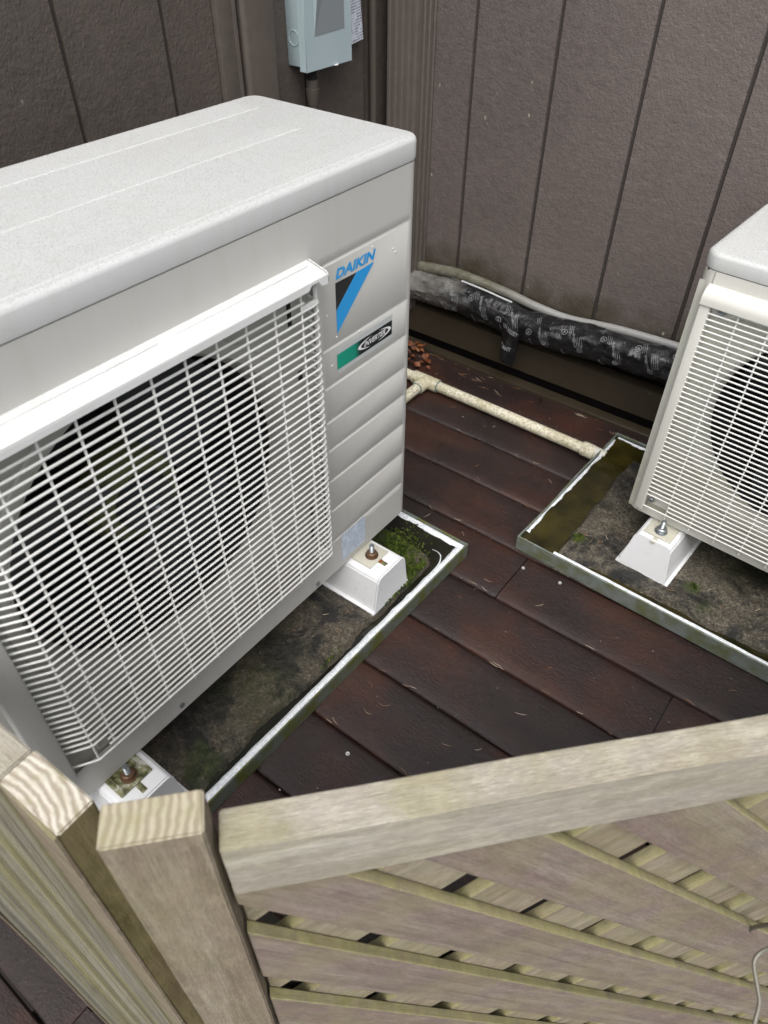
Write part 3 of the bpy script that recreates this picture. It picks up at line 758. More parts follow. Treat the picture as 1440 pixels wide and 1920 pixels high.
obj('grille_plate', box((.0185, -.0165, .150), (.0360, .002, .582), .003, 3), M_ac2, u2, local=True)
bm = BM(); sec = [(.002,.6045),(-.004,.6035),(-.012,.5990),(-.0175,.5930),(-.0195,.5860),(-.0195,.5775),(-.0170,.5775),(-.0150,.590),(.002,.598)]
A = [bm.verts.new((.0195, y, z)) for y, z in sec]; B = [bm.verts.new((.62, y, z)) for y, z in sec]
for i in range(len(sec)): j = (i+1) % len(sec); bm.faces.new((A[i], A[j], B[j], B[i]))
bm.faces.new(A[::-1]); bm.faces.new(B); bmesh.ops.recalc_face_normals(bm, faces=bm.faces[:])
obj('grille_cap', bm, M_ac2, u2, local=True)
for (x, z, yy) in ((.0535, .5705, -.0065), (.0445, .1775, -.0065)):
    bm = BM(); add_lathe(bm, [(.0105,.0075),(.0100,.0065),(.0085,.0060)], (x, yy-.004, z), 20, 'Y'); obj('screw_dimple', bm, M_ac2, u2, local=True)
    bm = lathe([(.0052,.006),(.0052,.002),(.0035,.0005),(.0012,.0012)], (x, yy-.006, z), 14, 'Y', (False, True)); obj('screw', bm, M_bolt, u2, local=True)
obj('corner_web', box((.0365, -.0015, .5600), (.0795, .0002, .5900)), M_ac2, u2, local=True)
obj('corner_web', box((.0365, -.0015, .1640), (.0785, .0002, .1900)), M_ac2, u2, local=True)

# ------------------------------------------------------------------ trays, water, white strips, pads
def grid_surface(x0, x1, y0, y1, nx, ny, fn):
    bm = BM(); G = [[bm.verts.new(fn(x0+(x1-x0)*i/nx, y0+(y1-y0)*j/ny)) for j in range(ny+1)] for i in range(nx+1)]
    for i in range(nx):
        for j in range(ny): bm.faces.new((G[i][j], G[i+1][j], G[i+1][j+1], G[i][j+1]))
    return bm
def tray(loc, rz, L, D_, label, mat, wob):
    """local: corner at origin, x along the front edge, y back"""
    t = thing('drip_tray', loc, rz, label=label, cat='drip tray'); h = .036; e = .0009
    obj('tray_floor', box((.001, .001, .0015), (L-.001, D_-.001, .003)), mat, t, local=True)
    for (a, b, ax) in (((0,0),(L,0),0), ((0,D_),(L,D_),0), ((0,0),(0,D_),1), ((L,0),(L,D_),1)):
        bm = BM(); n = 24; rows = []
        for i in range(n+1):
            k = i/n; x = a[0]+(b[0]-a[0])*k; y = a[1]+(b[1]-a[1])*k
            wv = wob*noise.noise(Vector((x*5+loc[0]*7, y*5, 1)))*math.sin(math.pi*k)
            s = 1 if (ax == 0 and a[1] == 0) or (ax == 1 and a[0] == 0) else -1
            pr = [(0,.0012),(0,h),(.0008,h+.0008),(.0030,h+.0004),(.0034,h-.004),(.0022,h-.004),(.0016,h-.0012),(.0011,.0016)]
            row = []
            for (dd, zz) in pr:
                o_ = s*dd + wv*(zz/h)
                row.append(bm.verts.new((x + (o_ if ax else 0), y + (0 if ax else o_), zz)))
            rows.append(row)
        for p_, q_ in zip(rows, rows[1:]):
            for j in range(8): bm.faces.new((p_[j], q_[j], q_[(j+1) % 8], p_[(j+1) % 8]))
        bm.faces.new(rows[0]); bm.faces.new(rows[-1][::-1])
        bmesh.ops.recalc_face_normals(bm, faces=bm.faces[:])
        obj('tray_wall', bm, mat, t, local=True)
    return t
def white_strip(t, path, w0, name='white_edge_strip', z=.0290, amp=.45, nn=60, lift=.004):  # raised white strip beside the tray walls, mottled with grey and dark specks
    """a raised white strip lying along a path of (x, y) in tray space, width to the left of the path"""
    pts = smooth_path([(a, b, 0) for a, b in path], 12); bm = BM(); rows = []
    for i, p in enumerate(pts):
        tg = (pts[min(i+1, len(pts)-1)] - pts[max(i-1, 0)]).normalized(); nr = Vector((-tg.y, tg.x, 0))
        ww = w0*(1 + amp*noise.noise(Vector((p.x*30, p.y*30, 3))) + amp*.7*noise.noise(Vector((p.x*110, p.y*110, 5)))); row = []
        for j in range(9):
            k = j/8; hz = lift*math.sin(math.pi*min(1, k*1.0+.12))**.7 * (1+.4*noise.noise(Vector((p.x*150, p.y*150, k*9)))) if k < .9 else -.002
            q = p + nr*ww*k; row.append(bm.verts.new((q.x, q.y, z + hz)))
        rows.append(row)
    for a, b in zip(rows, rows[1:]):
        for j in range(8): bm.faces.new((a[j], b[j], b[j+1], a[j+1]))
    bmesh.ops.recalc_face_normals(bm, faces=bm.faces[:])
    o = obj(name, bm, M_white_strip, t, local=True)
    if sum(p_.normal.z for p_ in o.data.polygons) < 0: o.data.flip_normals()
    return o
# tray 1: corner (-.4962,.9516), front edge runs towards -y
a1 = R(-90 - 1.2)
t1 = tray((-.4962, .9516, 0), a1, .915, .47, 'mossy galvanised metal drip tray under the larger grey unit', M_galv, .0015)
# local x -> world -y ; local y -> world +x  => need y back towards -x, so mirror by placing the tray on the other side
t1.matrix_basis = Matrix.Translation((-.4962, .9516, 0)) @ Matrix.Rotation(R(90-1.2), 4, 'Z') @ Matrix.Translation((-.915, 0, 0))
def T1(x, y):
    v = t1.matrix_basis.inverted() @ Vector((x, y, 0)); return (v.x, v.y)
white_strip(t1, [(.28,.0036),(.5,.0036),(.70,.0036),(.80,.0036),(.86,.0036),(.905,.0036)], .0165, amp=.12)
white_strip(t1, [(.911,.006),(.911,.03),(.911,.08),(.911,.16),(.911,.25)], .014, amp=.3)
white_strip(t1, [(.02,.0036),(.12,.0036),(.22,.0036),(.30,.0036)], .0165, amp=.08)
white_strip(t1, [(.80,.0175),(.835,.0195),(.855,.028),(.862,.040),(.861,.052)], -.0028, amp=.8, lift=.0012)
t2 = tray((-.4282, 1.0341, 0), R(-1.8), .95, .462, 'galvanised metal drip tray holding amber water at the right', M_galv2, .004)
white_strip(t2, [(.080,.0085),(.25,.0085),(.5,.0085),(.7,.0085),(.94,.0085)], .0095, amp=.15)
white_strip(t2, [(.0036,.44),(.0036,.36),(.0036,.26),(.0036,.14),(.0036,.03)], .0062, amp=.7, lift=.002)
white_strip(t2, [(.004,.0036),(.04,.0036),(.10,.0036)], .006, amp=.7, lift=.002)
white_strip(t2, [(.13,.455),(.09,.455),(.05,.455),(.008,.455)], .006, amp=.8, lift=.002)
for (t, L, D_, m, nm) in ((t1, .915, .47, M_water1, 0), (t2, .95, .462, M_water, 1)):
    bm = BM(); vs = [bm.verts.new(p) for p in ((.0036,.0036,.0285),(L-.0036,.0036,.0285),(L-.0036,D_-.0036,.0285),(.0036,D_-.0036,.0285))]; bm.faces.new(vs)
    tag(obj('water', bm, m, None, mw=t.matrix_basis.copy()), kind='structure')

def pad(name, loc, rz, x0, x1, y0, y1, top, mat, label, corner=.05):
    def f(x, y):
        # signed distance inside a rounded rectangle with a wobbly edge
        cx, cy, hx, hy = (x0+x1)/2, (y0+y1)/2, (x1-x0)/2-.012, (y1-y0)/2-.012
        wb = .008*noise.noise(Vector((x*14+loc[0], y*14, 0))) + .003*noise.noise(Vector((x*60, y*60, 4)))
        qx, qy = abs(x-cx)-hx+corner, abs(y-cy)-hy+corner
        dist = math.hypot(max(qx,0), max(qy,0)) + min(max(qx,qy),0) - corner + wb
        e = min(1, max(0, -dist/.022)); e = e*e*(3-2*e)
        z = .004 + (top-.004)*e + .0022*e*noise.noise(Vector((x*25, y*25, 7))) + .0014*noise.noise(Vector((x*90, y*90, 2))) + .0010*noise.noise(Vector((x*260, y*260, 2)))
        return (x, y, z)
    t = obj(name, grid_surface(x0, x1, y0, y1, int((x1-x0)/.0036), int((y1-y0)/.0036), f), mat, None, mw=Matrix.Translation(loc) @ Matrix.Rotation(rz, 4, 'Z'))
    return tag(t, label, 'concrete pad')
PR = Matrix.Translation((-.4962,.9516,0)) @ Matrix.Rotation(R(-1.2),4,'Z') @ Matrix.Translation((.4962,-.9516,0))
pad('concrete_pad', tuple(PR.translation), R(-1.2), -.945, -.500, .07, .902, .045, M_pad1, 'dark mossy concrete pad under the larger grey unit', .035)
pad('concrete_pad', (0,0,0), 0, -.368, .48, 1.0265, 1.442, .045, M_pad2, 'speckled brown concrete pad standing in amber water under the cream unit', .02)

# moss tufts on pad 1
bm = BM(); rng = random.Random(3)
for (mx, my, mr, cnt) in ((-.60,.85,.045,700), (-.55,.80,.03,420), (-.535,.735,.015,90), (-.53,.83,.02,200), (-.53,.55,.02,40), (-.325,1.10,.010,60), (-.085,1.115,.008,30)):
    for i in range(cnt):
        x, y = rng.gauss(mx, mr*.5), rng.gauss(my, mr*.6)
        if x > -.527 and x < -.4: continue
        z = .0455; s_ = rng.uniform(.0014,.0032); a = rng.uniform(0,6.28); h = rng.uniform(.002,.006)
        v = [bm.verts.new((x+s_*math.cos(a+2.1*k), y+s_*math.sin(a+2.1*k), z)) for k in range(3)] + [bm.verts.new((x+rng.uniform(-1,1)*s_, y+rng.uniform(-1,1)*s_, z+h))]
        for k in range(3): bm.faces.new((v[k], v[(k+1) % 3], v[3]))
def moss_mat():
    s = Mat('moss', rough=.9, spec=.2); n = s.noise(s.co((1,1,1)), 120, 2); s.set('Base Color', s.ramp(n, [(.35,(.018,.030,.004)),(.55,(.065,.095,.012)),(.75,(.16,.19,.04))])); return s.m
tag(obj('moss', bm, moss_mat(), smooth=False), 'green moss tufts growing on the concrete pads', 'moss', kind='stuff')

# ------------------------------------------------------------------ mounting feet (local: x along the foot, front end at x=0 going back +x, centre y=0)
def foot(loc, rz, L, label, stained, rusty, sx, bolt_x, top_w=.0765, base_w=.098, plate_dx=0.):
    t = thing('mounting_foot', loc, rz, label=label, cat='foot', group='white plastic feet under the units')
    zb_, zt_ = .0415, .127; b2, t2_ = base_w/2, top_w/2; r_ = .009
    def sec(sc_):
        pts = [(-b2, zb_+.006), (-t2_-.001, zt_-r_)]
        for i in range(5): a = R(180-90*i/4); pts.append((-t2_+r_ + r_*math.cos(a)*1.0, zt_-r_ + r_*math.sin(a)))
        for i in range(5): a = R(90-90*i/4); pts.append((t2_-r_ + r_*math.cos(a), zt_-r_ + r_*math.sin(a)))
        pts += [(t2_+.001, zt_-r_), (b2, zb_+.006)]
        return [(y*sc_, zb_+(z-zb_)*sc_ if sc_ != 1 else z) for y, z in pts]
    bm = BM(); s1 = sec(1)
    A = [bm.verts.new((.0045+sx*(z-zb_), y, z)) for y, z in s1]; B = [bm.verts.new((L, y, z)) for y, z in s1]
    for i in range(len(s1)): j = (i+1) % len(s1); bm.faces.new((A[i], A[j], B[j], B[i]))
    bm.faces.new(B); bm.faces.new(A[::-1]); bmesh.ops.recalc_face_normals(bm, faces=bm.faces[:])
    obj('riser', bm, M_foot, t, local=True)
    bm = BM(); A = [bm.verts.new((sx*(z-zb_), y*1.012, z+.0006)) for y, z in s1]; B = [bm.verts.new((sx*(z-zb_)+.0032, y*1.012, z+.0006)) for y, z in s1]
    for i in range(len(s1)): j = (i+1) % len(s1); bm.faces.new((A[i], A[j], B[j], B[i]))
    bm.faces.new(B); bm.faces.new(A[::-1]); bmesh.ops.recalc_face_normals(bm, faces=bm.faces[:])
    obj('end_cap', bm, M_foot, t, local=True)
    obj('base_flange', box((.0005, -b2-.006, zb_), (L, b2+.006, zb_+.006), .001, 1), M_foot, t, local=True)
    obj('slot', box((bolt_x-.034, -.0045, zt_-.001), (bolt_x+.02, .0045, zt_+.0004)), M_footplate_clean if not rusty else M_footplate, t, local=True)
    px = bolt_x + plate_dx
    pm = M_footplate if stained else M_footplate_clean
    obj('clamp_plate', box((px-.018, -.027, zt_+.0005), (px+.030, .027, zt_+.0035), .0012, 2), pm, t, local=True)
    if stained:
        for yy in (-.020, .020): obj('plate_rib', box((px-.016, yy-.001, zt_+.0035), (px+.022, yy+.001, zt_+.006)), pm, t, local=True)
    nb = obj('nut', lathe([(.0125,.0),(.0125,.0015),(.0092,.0016),(.0095,.003),(.0095,.0085),(.0078,.0102)], (bolt_x, 0, zt_+.0036), 6 if 0 else 18), M_rust if rusty else M_bolt, t, local=True)
    bm = BM(); prof_ = [(.0042,0)]; z = .0
    while z < .026: prof_ += [(.0046, z+.0005), (.0041, z+.001)]; z += .0011
    prof_ += [(.0036, .0275)]
    add_lathe(bm, prof_, (bolt_x, 0, zt_+.0036), 12); rg = None
    o = obj('bolt', lathe(prof_, (bolt_x, 0, zt_+.0036), 12), M_bolt, t, local=True); bm.free()
    if rusty and not stained: obj('rust_stain', prism([(bolt_x-.012,-.006,zt_+.0005),(bolt_x-.023,-.005,zt_+.0005),(bolt_x-.024,.003,zt_+.0005),(bolt_x-.011,.006,zt_+.0005)], (0,0,.0006)), M_rust_stain, t, local=True)
    return t
foot((-.531, .735, 0), R(180), .40, 'white plastic foot with a rusty nut under the right end of the larger unit', False, True, 0.0, .047)
foot((-.540, .188, 0), R(180), .40, 'white plastic foot with green algae around its bolt beside the pale fence post', True, True, 0.0, .045)
foot((-.182, 1.083, 0), R(90-3.2), .36, 'white plastic foot with a shiny bolt under the smaller cream unit', False, False, .12, .040, top_w=.072)

# ------------------------------------------------------------------ drain pipe
dp = thing('drain_pipe', (-.92, 1.413, 0), label='dirty cream plastic drain pipe with a tee lying on the deck', cat='pipe')
pr, py, pz = .0140, 1.4125, .0185
obj('pipe', tube([(-.90,py+.003,pz),(-.70,py+.001,pz),(-.405,py-.004,pz)], pr, 20), M_pvc, dp)
obj('pipe', tube([(-1.19,py+.002,pz),(-.95,py+.003,pz)], pr, 20), M_pvc, dp)
obj('pipe', tube([(-.925,py-.02,pz),(-.925,1.08,pz)], pr, 20), M_pvc, dp)
te = obj('tee_fitting', tube([(-.965,py+.003,pz),(-.962,py+.003,pz),(-.888,py+.003,pz),(-.885,py+.003,pz)], [.0170,.0182,.0182,.0170], 24), M_pvc, dp)
obj('branch_socket', tube([(-.925,py,pz),(-.925,py-.036,pz),(-.925,py-.0385,pz)], [.0180,.0180,.0166], 24), M_pvc, te)
obj('cement_ring', tube([(-.8848,py+.003,pz),(-.8828,py+.003,pz)], .0160, 24), M_primer, te)
obj('cement_ring', tube([(-.925,py-.0386,pz),(-.925,py-.0406,pz)], .0158, 24), M_primer, te)
obj('coupling', tube([(-.462,py-.003,pz+.001),(-.460,py-.003,pz+.001),(-.430,py-.004,pz+.001),(-.4285,py-.004,pz+.001)], [.0165,.0178,.0178,.0168], 22), M_pvc, dp)
obj('spigot', tube([(-.4285,py-.004,pz+.006),(-.412,py-.004,pz+.006)], .0125, 18), M_pvc_clean, dp)
obj('spigot_nose', tube([(-.412,py-.004,pz+.008),(-.404,py-.004,pz+.008),(-.402,py-.004,pz+.008)], [.0100,.0100,.0085], 16), M_pvc_clean, dp)

# ------------------------------------------------------------------ wrapped pipe bundle and hose along the wall
ctr = [(-1.19,.165),(-1.10,.172),(-.96,.181),(-.83,.174),(-.75,.166),(-.64,.174),(-.50,.182),(-.38,.190),(-.24,.196),(-.10,.19),(.10,.19),(.30,.19)]
yb = 1.602
cpath = smooth_path([(x, yb, z) for x, z in ctr], 14)
def bund_c(x):
    for a, b in zip(cpath, cpath[1:]):
        if a.x <= x <= b.x: t = (x-a.x)/(b.x-a.x); return a.z+(b.z-a.z)*t
    return cpath[-1].z
def bund(x, th):
    r_ = .0405 + .007*noise.noise(Vector((x*7, math.cos(th)*1.2, math.sin(th)*1.2))) + .0045*noise.noise(Vector((x*26, math.cos(th)*3, math.sin(th)*3+4)))
    r_ += .0022*abs(noise.noise(Vector((x*55+th*4, th*5, 2))))*1.0
    if x < -.95: r_ += .003*noise.noise(Vector((x*40, th*6, 9)))
    return Vector((x, yb - r_*math.cos(th), bund_c(x) + r_*.98*math.sin(th)))
bm = BM(); rows = []; nx, nt = 420, 44
for i in range(nx+1):
    x = -1.19 + 1.47*i/nx; rows.append([bm.verts.new(bund(x, 2*math.pi*j/nt)) for j in range(nt)])
for a, b in zip(rows, rows[1:]):
    for j in range(nt): bm.faces.new((a[j], b[j], b[(j+1) % nt], a[(j+1) % nt]))
bmesh.ops.recalc_face_normals(bm, faces=bm.faces[:])
wb = thing('wrapped_pipe', (-.7, yb, .17), label='pipe bundle wrapped in crumpled black plastic tape along the brown wall', cat='pipe')
obj('plastic_wrap', bm, M_wrap, wb)
# printed marks on the wrap
vs1, fs1, as1 = text_mesh('UV RESISTANT', 1, .01)
vs2, fs2, as2 = text_mesh('UV RESISTANT', 1, .0)
vsu, fsu, asu = text_mesh('UL', 1, .02)
bm = BM()
def on_wrap(x, th, u, v, rot):
    c_, s_ = math.cos(rot), math.sin(rot); a = u*c_ - v*s_; b = u*s_ + v*c_
    p_ = bund(x+a, th + b/.042); c0 = Vector((x+a, yb, bund_c(x+a))); return p_ + (p_-c0).normalized()*.0012
def put_text(vs_, fs_, x, th, wdt, hgt, rot):
    V = [bm.verts.new(on_wrap(x, th, (a-.5)*wdt, (b-.5)*hgt, rot)) for a, b in vs_]
    for f in fs_:
        try: bm.faces.new([V[i] for i in f])
        except Exception: pass
def ring_mark(x, th, r_):
    N = 20; A = []; B = []
    for k in range(N):
        a = 2*math.pi*k/N; A.append(bm.verts.new(on_wrap(x, th, r_*math.cos(a), r_*math.sin(a), 0))); B.append(bm.verts.new(on_wrap(x, th, (r_-.0011)*math.cos(a), (r_-.0011)*math.sin(a), 0)))
    for k in range(N): j = (k+1) % N; bm.faces.new((A[k], A[j], B[j], B[k]))
    put_text(vsu, fsu, x, th, r_*1.0, r_*.9, .4)
def lines_mark(x, th, n_, ln, rot):
    for k in range(n_):
        o_ = (k-n_/2)*.0042; q = []
        seg = 8
        A = [bm.verts.new(on_wrap(x, th, -ln/2+ln*i/seg, o_, rot)) for i in range(seg+1)]; B = [bm.verts.new(on_wrap(x, th, -ln/2+ln*i/seg, o_+.0007, rot)) for i in range(seg+1)]
        for i in range(seg): bm.faces.new((A[i], A[i+1], B[i+1], B[i]))
rng = random.Random(11)
x = -.99; k = 0
while x < -.28:
    th = R(rng.uniform(8, 62)); 
    ring_mark(x, th, .0078)
    put_text(vs1, fs1, x+.032, R(rng.uniform(0, 45)), .038, .0050, R(-68+rng.uniform(-8,8)))
    lines_mark(x+.050, R(rng.uniform(-5, 35)), 4, .038, R(-66))
    put_text(vs2, fs2, x+.012, R(rng.uniform(-45, -15)), .030, .0042, R(-60))
    lines_mark(x+.016, R(60), 3, .024, R(-70))
    if rng.random() < .7: ring_mark(x+.045, R(rng.uniform(-35, -8)), .0066)
    x += .088 + rng.uniform(-.01,.012); k += 1
bmesh.ops.triangulate(bm, faces=[f for f in bm.faces if len(f.verts) > 4])
tag(obj('wrap_print', bm, M_wrap_print, wb, smooth=False), kind='stuff')
# torn flap
fc = Vector((-.765, yb-.048, .128))
def flap(u, v):
    return fc + Vector((.034*u*(1-.55*v) + .006*v, -.006-.010*math.sin(u*2.2+v*3) - .006*v, .055 - .105*v - .012*u))
bm = grid_surface(-1, 1, 0, 1, 14, 14, lambda u, v: flap(u, v) + Vector((0, .004*noise.noise(Vector((u*3, v*4, 1))), 0)))
fl = obj('torn_flap', bm, M_wrap, wb)
so_ = fl.modifiers.new('thickness', 'SOLIDIFY'); so_.thickness = .0008
vs3, fs3, as3 = text_mesh('UV RESIST', 1, .02); vs4, fs4, as4 = text_mesh('TANT', 1, .03)
bm = BM()
for (vv, ff, u0, u1, v0, v1, sl) in ((vs3, fs3, -.7, .9, .20, .10, -.12), (vs4, fs4, -.75, .55, .66, .54, -.08)):
    V = [bm.verts.new(flap(u0+(u1-u0)*a, v0+(v1-v0)*b+sl*a) + Vector((0,-.0035,.0))) for a, b in vv]
    for f in ff:
        try: bm.faces.new([V[i] for i in f])
        except Exception: pass
obj('flap_print', bm, M_wrap_print, fl, smooth=False)
hs_ = thing('hose', (-.7, 1.63, .2), label='grey green hose resting on top of the wrapped pipe', cat='hose')
hp = smooth_path([(-1.19,1.630,.208),(-1.11,1.630,.213),(-1.03,1.632,.222),(-.96,1.632,.226),(-.83,1.634,.217),(-.745,1.634,.207),(-.65,1.635,.203),(-.52,1.636,.217),(-.37,1.637,.223),(-.2,1.637,.227),(.2,1.637,.22)], 10)
obj('hose_wall', tube(hp, [.0145 - .0045*min(1, max(0, (q.x+1.0)/.35)) for q in hp], 14), M_hose, hs_)
cb = thing('cable', (-.87, 1.60, .21), label='thin white cable lying between the hose and the wrapped pipe', cat='cable')
obj('sheath', tube(smooth_path([(-.95,1.600,.228),(-.91,1.597,.2275),(-.87,1.599,.2235),(-.83,1.603,.217),(-.80,1.61,.210)], 8), .0024, 8), M_silver, cb)

# ------------------------------------------------------------------ fence: left post with rail, return post; right gate with lattice
def timber(name, p, axis, L, wdir, Wd, tdir, Th, mats, parent, bev=.0016, end=None, sub=1):
    """board whose grain (local x) runs along axis from p; width along wdir, thickness along tdir"""
    ax, wd, td = Vector(axis).normalized(), Vector(wdir).normalized(), Vector(tdir).normalized()
    if ax.cross(wd).dot(td) < 0: 
        p = Vector(p) + wd*Wd; wd = -wd
    bm = BM(); add_box(bm, (0,0,0), (L, Wd, Th))
    long_e = [e for e in bm.edges]
    bmesh.ops.bevel(bm, geom=long_e, offset=bev, segments=2, affect='EDGES')
    bmesh.ops.subdivide_edges(bm, edges=[e for e in bm.edges if abs(e.verts[0].co.x-e.verts[1].co.x) > L*.8], cuts=max(2, int(L/.05)))
    sd = random.uniform(0, 50)
    for v_ in bm.verts:
        c_ = v_.co; c_.y += .0011*noise.noise(Vector((c_.x*6+sd, c_.z*20, 0))); c_.z += .0011*noise.noise(Vector((c_.x*6+sd, c_.y*20, 5)))
    if end:
        bm.normal_update()
        for f in bm.faces:
            if abs(f.normal.x) > .8 and f.calc_center_median().x > L*.5: f.material_index = 1
    Mx = Matrix((ax, wd, td)).transposed().to_4x4(); Mx.translation = Vector(p)
    return obj(name, bm, mats, parent, mw=Mx)
ZG = .55
fl_ = thing('fence_post', (-.377, .06, -1.25), label='pale square ended fence post with green algae on its side at the left', cat='fence post')
# slight lean so that the near edge follows the photograph
post = timber('post_timber', (-.3395, .0435, -1.25), (0,0,1), ZG+1.25, (-1,-.035,0), .076, (-.035,1,0), .0345, [M_mossy, M_end1], fl_, end=True)
obj('post_face', box((-.4146,.0395,-1.2),(-.3400,.0430,ZG-.0018), .0004, 1), M_post, fl_)
fr = thing('fence_return', (-.44, .015, -1.25), label='tall ridged vertical fence board at the left edge of the photo', cat='fence board')
timber('board', (-.415, -.0165, -1.25), (0,0,1), ZG+1.25-.004, (0,1,0), .0570, (-1,0,0), .032, [M_ridged, M_end1], fr, end=True, bev=.0005)
timber('edge_strip', (-.4135, -.0185, -1.25), (0,0,1), ZG+1.24, (0,1,0), .0018, (-1,0,0), .030, [M_post, M_end1], fr, bev=.0004)
rl = thing('fence_rail', (-.6, .06, ZG-.05), label='pale fence rail butting against the left post', cat='fence rail')
timber('rail_timber', (-.4175, .0405, ZG-.088), (-1,-.055,0), .9, (0,0,1), .0865, (-.055,1,0), .0335, M_rail, rl)

gate = thing('lattice_gate', (P0.x, P0.y, -1.0), GY, label='weathered timber lattice gate with a pale top rail across the bottom of the photo', cat='gate')
def G(s, n_, z): return P0 + GU*s - GN*n_ + Vector((0,0,z))      # n_ = depth behind the camera-side face
TH = .034
timber('gate_stile', G(-.0765, -.001, -1.15), (0,0,1), 1.15+.593-.005, GU, .0745, -GN, TH, [M_post, M_end2], gate, end=True)
timber('gate_stile', G(1.10, -.001, -1.15), (0,0,1), 1.15+.593-.005, GU, .0745, -GN, TH, [M_post, M_end2], gate, end=True)
rz_ = R(.0)
timber('top_rail', G(.0035, 0, ZG-.088), GU + Vector((0,0,.012)), 1.095, (0,0,1), .0865, -GN, TH, M_rail, gate)
timber('bottom_rail', G(.0035, 0, -1.13), GU, 1.095, (0,0,1), .0865, -GN, TH, M_post, gate)
# lattice slats clipped to the frame
SL0, SL1, SZ0, SZ1 = .0015, 1.0985, -1.05, .4625
def clip_poly(poly):
    def cl(poly, f):
        out = []
        for i in range(len(poly)):
            a, b = poly[i], poly[(i+1) % len(poly)]; fa, fb = f(a), f(b)
            if fa >= 0: out.append(a)
            if (fa >= 0) != (fb >= 0): t = fa/(fa-fb); out.append((a[0]+(b[0]-a[0])*t, a[1]+(b[1]-a[1])*t))
        return out
    for f in (lambda p: p[0]-SL0, lambda p: SL1-p[0], lambda p: p[1]-SZ0, lambda p: SZ1-p[1]):
        poly = cl(poly, f)
        if len(poly) < 3: return None
    return poly
AF = R(50)
def slat(name, ctop, width, sgn, depth, th, mat):
    """sgn -1: runs down to the right (front layer); +1: runs up to the right (back layer). ctop = offset of its upper edge"""
    nn = Vector((math.sin(AF), math.cos(AF))) if sgn < 0 else Vector((-math.sin(AF), math.cos(AF)))
    dd = Vector((math.cos(AF), -math.sin(AF))) if sgn < 0 else Vector((math.cos(AF), math.sin(AF)))
    q = [nn*ctop - dd*4, nn*ctop + dd*4, nn*(ctop-width) + dd*4, nn*(ctop-width) - dd*4]
    poly = clip_poly([(v.x, v.y) for v in q])
    if not poly: return
    # local frame: x along the slat
    ax = (GU*dd.x + Vector((0,0,1))*dd.y).normalized(); wd = (GU*nn.x + Vector((0,0,1))*nn.y).normalized(); td = ax.cross(wd)
    org = G(poly[0][0], depth, poly[0][1]); Mx = Matrix((ax, wd, td)).transposed().to_4x4(); Mx.translation = org; Mi = Mx.inverted()
    bm = BM(); s_ = 1
    A = [Mi @ G(a, depth, b) for a, b in poly]; Bk = [Mi @ G(a, depth+th, b) for a, b in poly]
    a_ = [bm.verts.new(v) for v in A]; b_ = [bm.verts.new(v) for v in Bk]
    bm.faces.new(a_); bm.faces.new(b_[::-1])
    for i in range(len(a_)): j = (i+1) % len(a_); bm.faces.new((a_[i], a_[j], b_[j], b_[i]))
    bmesh.ops.recalc_face_normals(bm, faces=bm.faces[:])
    bmesh.ops.bevel(bm, geom=bm.edges[:], offset=.0012, segments=1, affect='EDGES')
    return obj(name, bm, mat, gate, mw=Mx)
for k in range(-11, 9):
    slat('front_slat', .0865 + .1387*k + random.uniform(-.002,.002), .088, -1, .0060, .0125, M_slat)
for k in range(-14, 8):
    slat('back_slat', .045 + .148*k - .030 + .148 + random.uniform(-.002,.002), .100, 1, .0190, .0140, M_slat_b)

# loose wire at the right edge, hooked through the lattice
def ray_pt(px, py_, dist):
    dirv = fw*1380.4 + right*(px-720) - up*(py_-960); return Vector((0,0,1.1149)) + dirv.normalized()*dist
wr_ = thing('wire', ray_pt(1420, 1800, 1.1), label='loose grey wire looped through the lattice at the bottom right', cat='wire')
obj('strand', tube(smooth_path([ray_pt(1400,1752,1.33), ray_pt(1410,1741,1.27), ray_pt(1428,1736,1.2), ray_pt(1462,1733,1.12), ray_pt(1480,1752,1.08), ray_pt(1450,1774,1.06), ray_pt(1426,1786,1.05), ray_pt(1414,1806,1.05), ray_pt(1420,1850,1.05), ray_pt(1424,1880,1.05), ray_pt(1416,1915,1.05), ray_pt(1405,1960,1.06)], 6), .0026, 8), plain('dull_grey_wire', (.16,.15,.12), .5, .3), wr_)

# ------------------------------------------------------------------ leaves, needles
def leaf_mesh(seed):
    rg = random.Random(seed); bm = BM(); n = 9; L = rg.uniform(.018,.032); Wd = L*rg.uniform(.32,.5); c = []
    cu = rg.uniform(-12, 22)
    for i in range(n+1):
        t = i/n; x = L*(t-.5); hw = Wd*math.sin(math.pi*t**.85)*(1+.18*math.sin(t*28)) + .0003; z = .004*math.sin(cu*x*6)+.003*t
        c.append([bm.verts.new((x, -hw, z + .35*hw)), bm.verts.new((x, 0, z)), bm.verts.new((x, hw, z + .35*hw*rg.uniform(.6,1.3)))])
    for a, b in zip(c, c[1:]):
        for j in range(2): bm.faces.new((a[j], b[j], b[j+1], a[j+1]))
    return mesh_from('dry_leaf', bm, M_leaf, True)
lms = [leaf_mesh(i) for i in range(5)]; rg = random.Random(5)
def leaf(x, y, z, label, group, s=1):
    o = link(bpy.data.objects.new('dry_leaf', rg.choice(lms)))
    o.matrix_basis = Matrix.Translation((x, y, z)) @ Matrix.Rotation(rg.uniform(0,6.28), 4, 'Z') @ Matrix.Rotation(rg.uniform(-.7,.7), 4, 'X') @ Matrix.Rotation(rg.uniform(-.6,.6), 4, 'Y') @ Matrix.Scale(s, 4)
    tag(o, label, 'leaf', group)
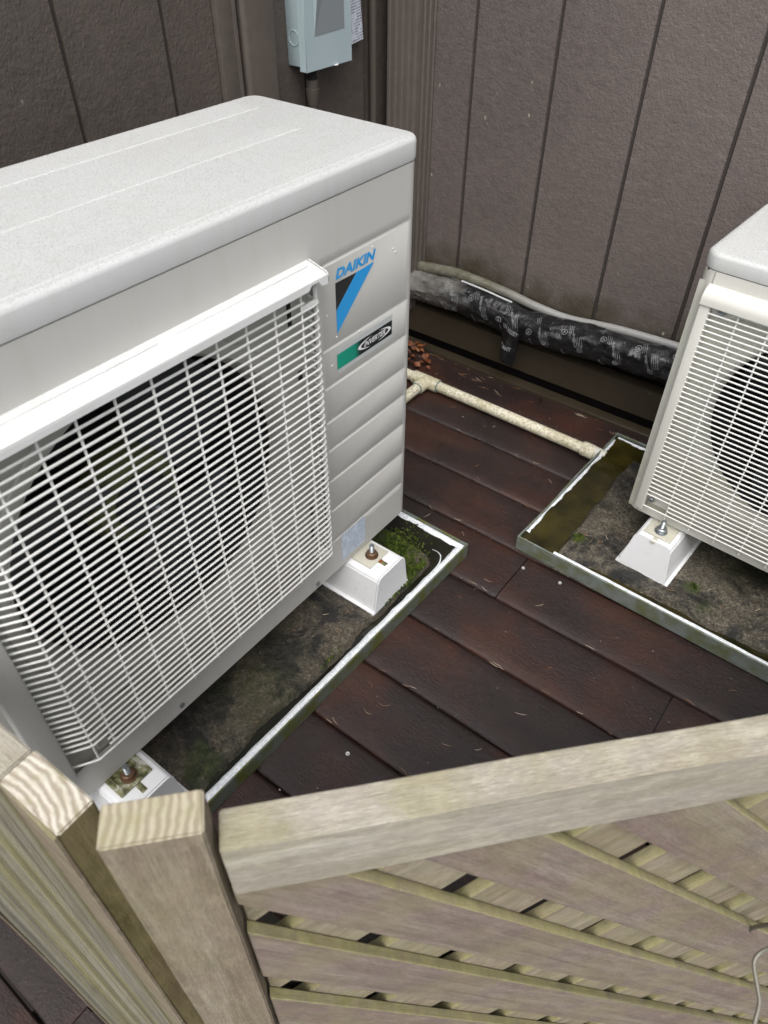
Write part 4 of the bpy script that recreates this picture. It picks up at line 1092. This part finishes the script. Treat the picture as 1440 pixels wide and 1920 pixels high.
for i in range(40):
    a = rg.random(); x = -1.115 + .13*a + rg.uniform(-.02,.02); y = 1.50 + rg.uniform(-.055,.055)*(1.1-a*.5) + .01
    leaf(x, y, .008 + rg.uniform(0,.034)*(1-a), 'orange brown dry leaf in the heap beside the corner of the larger unit', 'dry leaves heaped behind the larger unit', rg.uniform(.6,1.0))
leaf(-.648, 1.5480, .006, 'single reddish dry leaf lying by the skirt board under the wrapped pipe', None, .75)
bm = BM(); rg = random.Random(9)
def needle(x, y, z, L, a, cv=0, r_=.00055):
    pts = []
    for i in range(5):
        t = i/4-.5; aa = a + cv*t
        pts.append((x + L*t*math.cos(a) - cv*L*t*t*math.sin(a), y + L*t*math.sin(a) + cv*L*t*t*math.cos(a), z + .0004*rg.random()))
    add_tube(bm, pts, [r_*.6, r_, r_, r_, r_*.4], 4)
for i in range(130):
    y = rg.uniform(-.25, 1.55); x = rg.uniform(-1.0, .45)
    if x > deck_edge_x(y)-.01: continue
    if -1.0 < x < -.49 and y < .955: continue
    if x > -.435 and y > 1.025: continue
    needle(x, y, .0011, rg.uniform(.008,.022), rg.uniform(0,6.28), rg.uniform(-.9,.9), rg.uniform(.0003,.0005))
for y in [.485,.621,.7558,.893,1.031,1.17,1.309,-.0676]:
    for i in range(16):
        x = rg.uniform(-.9, deck_edge_x(y)-.02)
        if -1.0 < x < -.49 and y < .955: continue
        if x > -.43 and y > 1.02: continue
        needle(x, y + rg.uniform(-.004,.004), .0002, rg.uniform(.008,.022), rg.uniform(-.35,.35), rg.uniform(-.5,.5))
for i in range(36): needle(rg.uniform(-1.1,-.3), YW - rg.uniform(.058,.15), .0015 if 0 else .002, rg.uniform(.01,.025), rg.uniform(-.6,.6), rg.uniform(-.6,.6))
for i in range(12): needle(rg.uniform(-.75,-.54), rg.uniform(.25,.88), .0485, rg.uniform(.008,.018), rg.uniform(0,6.28), .4)
for i in range(10): needle(rg.uniform(-.33,.05), rg.uniform(1.07,1.14), .0485, rg.uniform(.008,.018), rg.uniform(0,6.28), .4)
tag(obj('pine_needles', bm, M_needle), 'dry pine needles scattered over the deck boards', 'pine needles', kind='stuff')
bm = BM()
for i in range(260):
    y = rg.uniform(-.25, 1.55); x = rg.uniform(-.95, .45)
    if x > deck_edge_x(y)-.01 or (-1.0 < x < -.49 and y < .955) or (x > -.435 and y > 1.025): continue
    s_ = rg.uniform(.0006,.0018)*(2.2 if rg.random() < .06 else 1); n_ = 5; a0 = rg.uniform(0,6)
    bm.faces.new([bm.verts.new((x+s_*rg.uniform(.5,1.2)*math.cos(a0+6.28*k/n_), y+s_*rg.uniform(.5,1.2)*math.sin(a0+6.28*k/n_), .0011+rg.uniform(0,.0006))) for k in range(n_)])
tag(obj('debris', bm, plain('pale_debris', (.28,.26,.22), .7), smooth=False), 'tiny pale crumbs scattered over the deck boards', 'debris', kind='stuff')
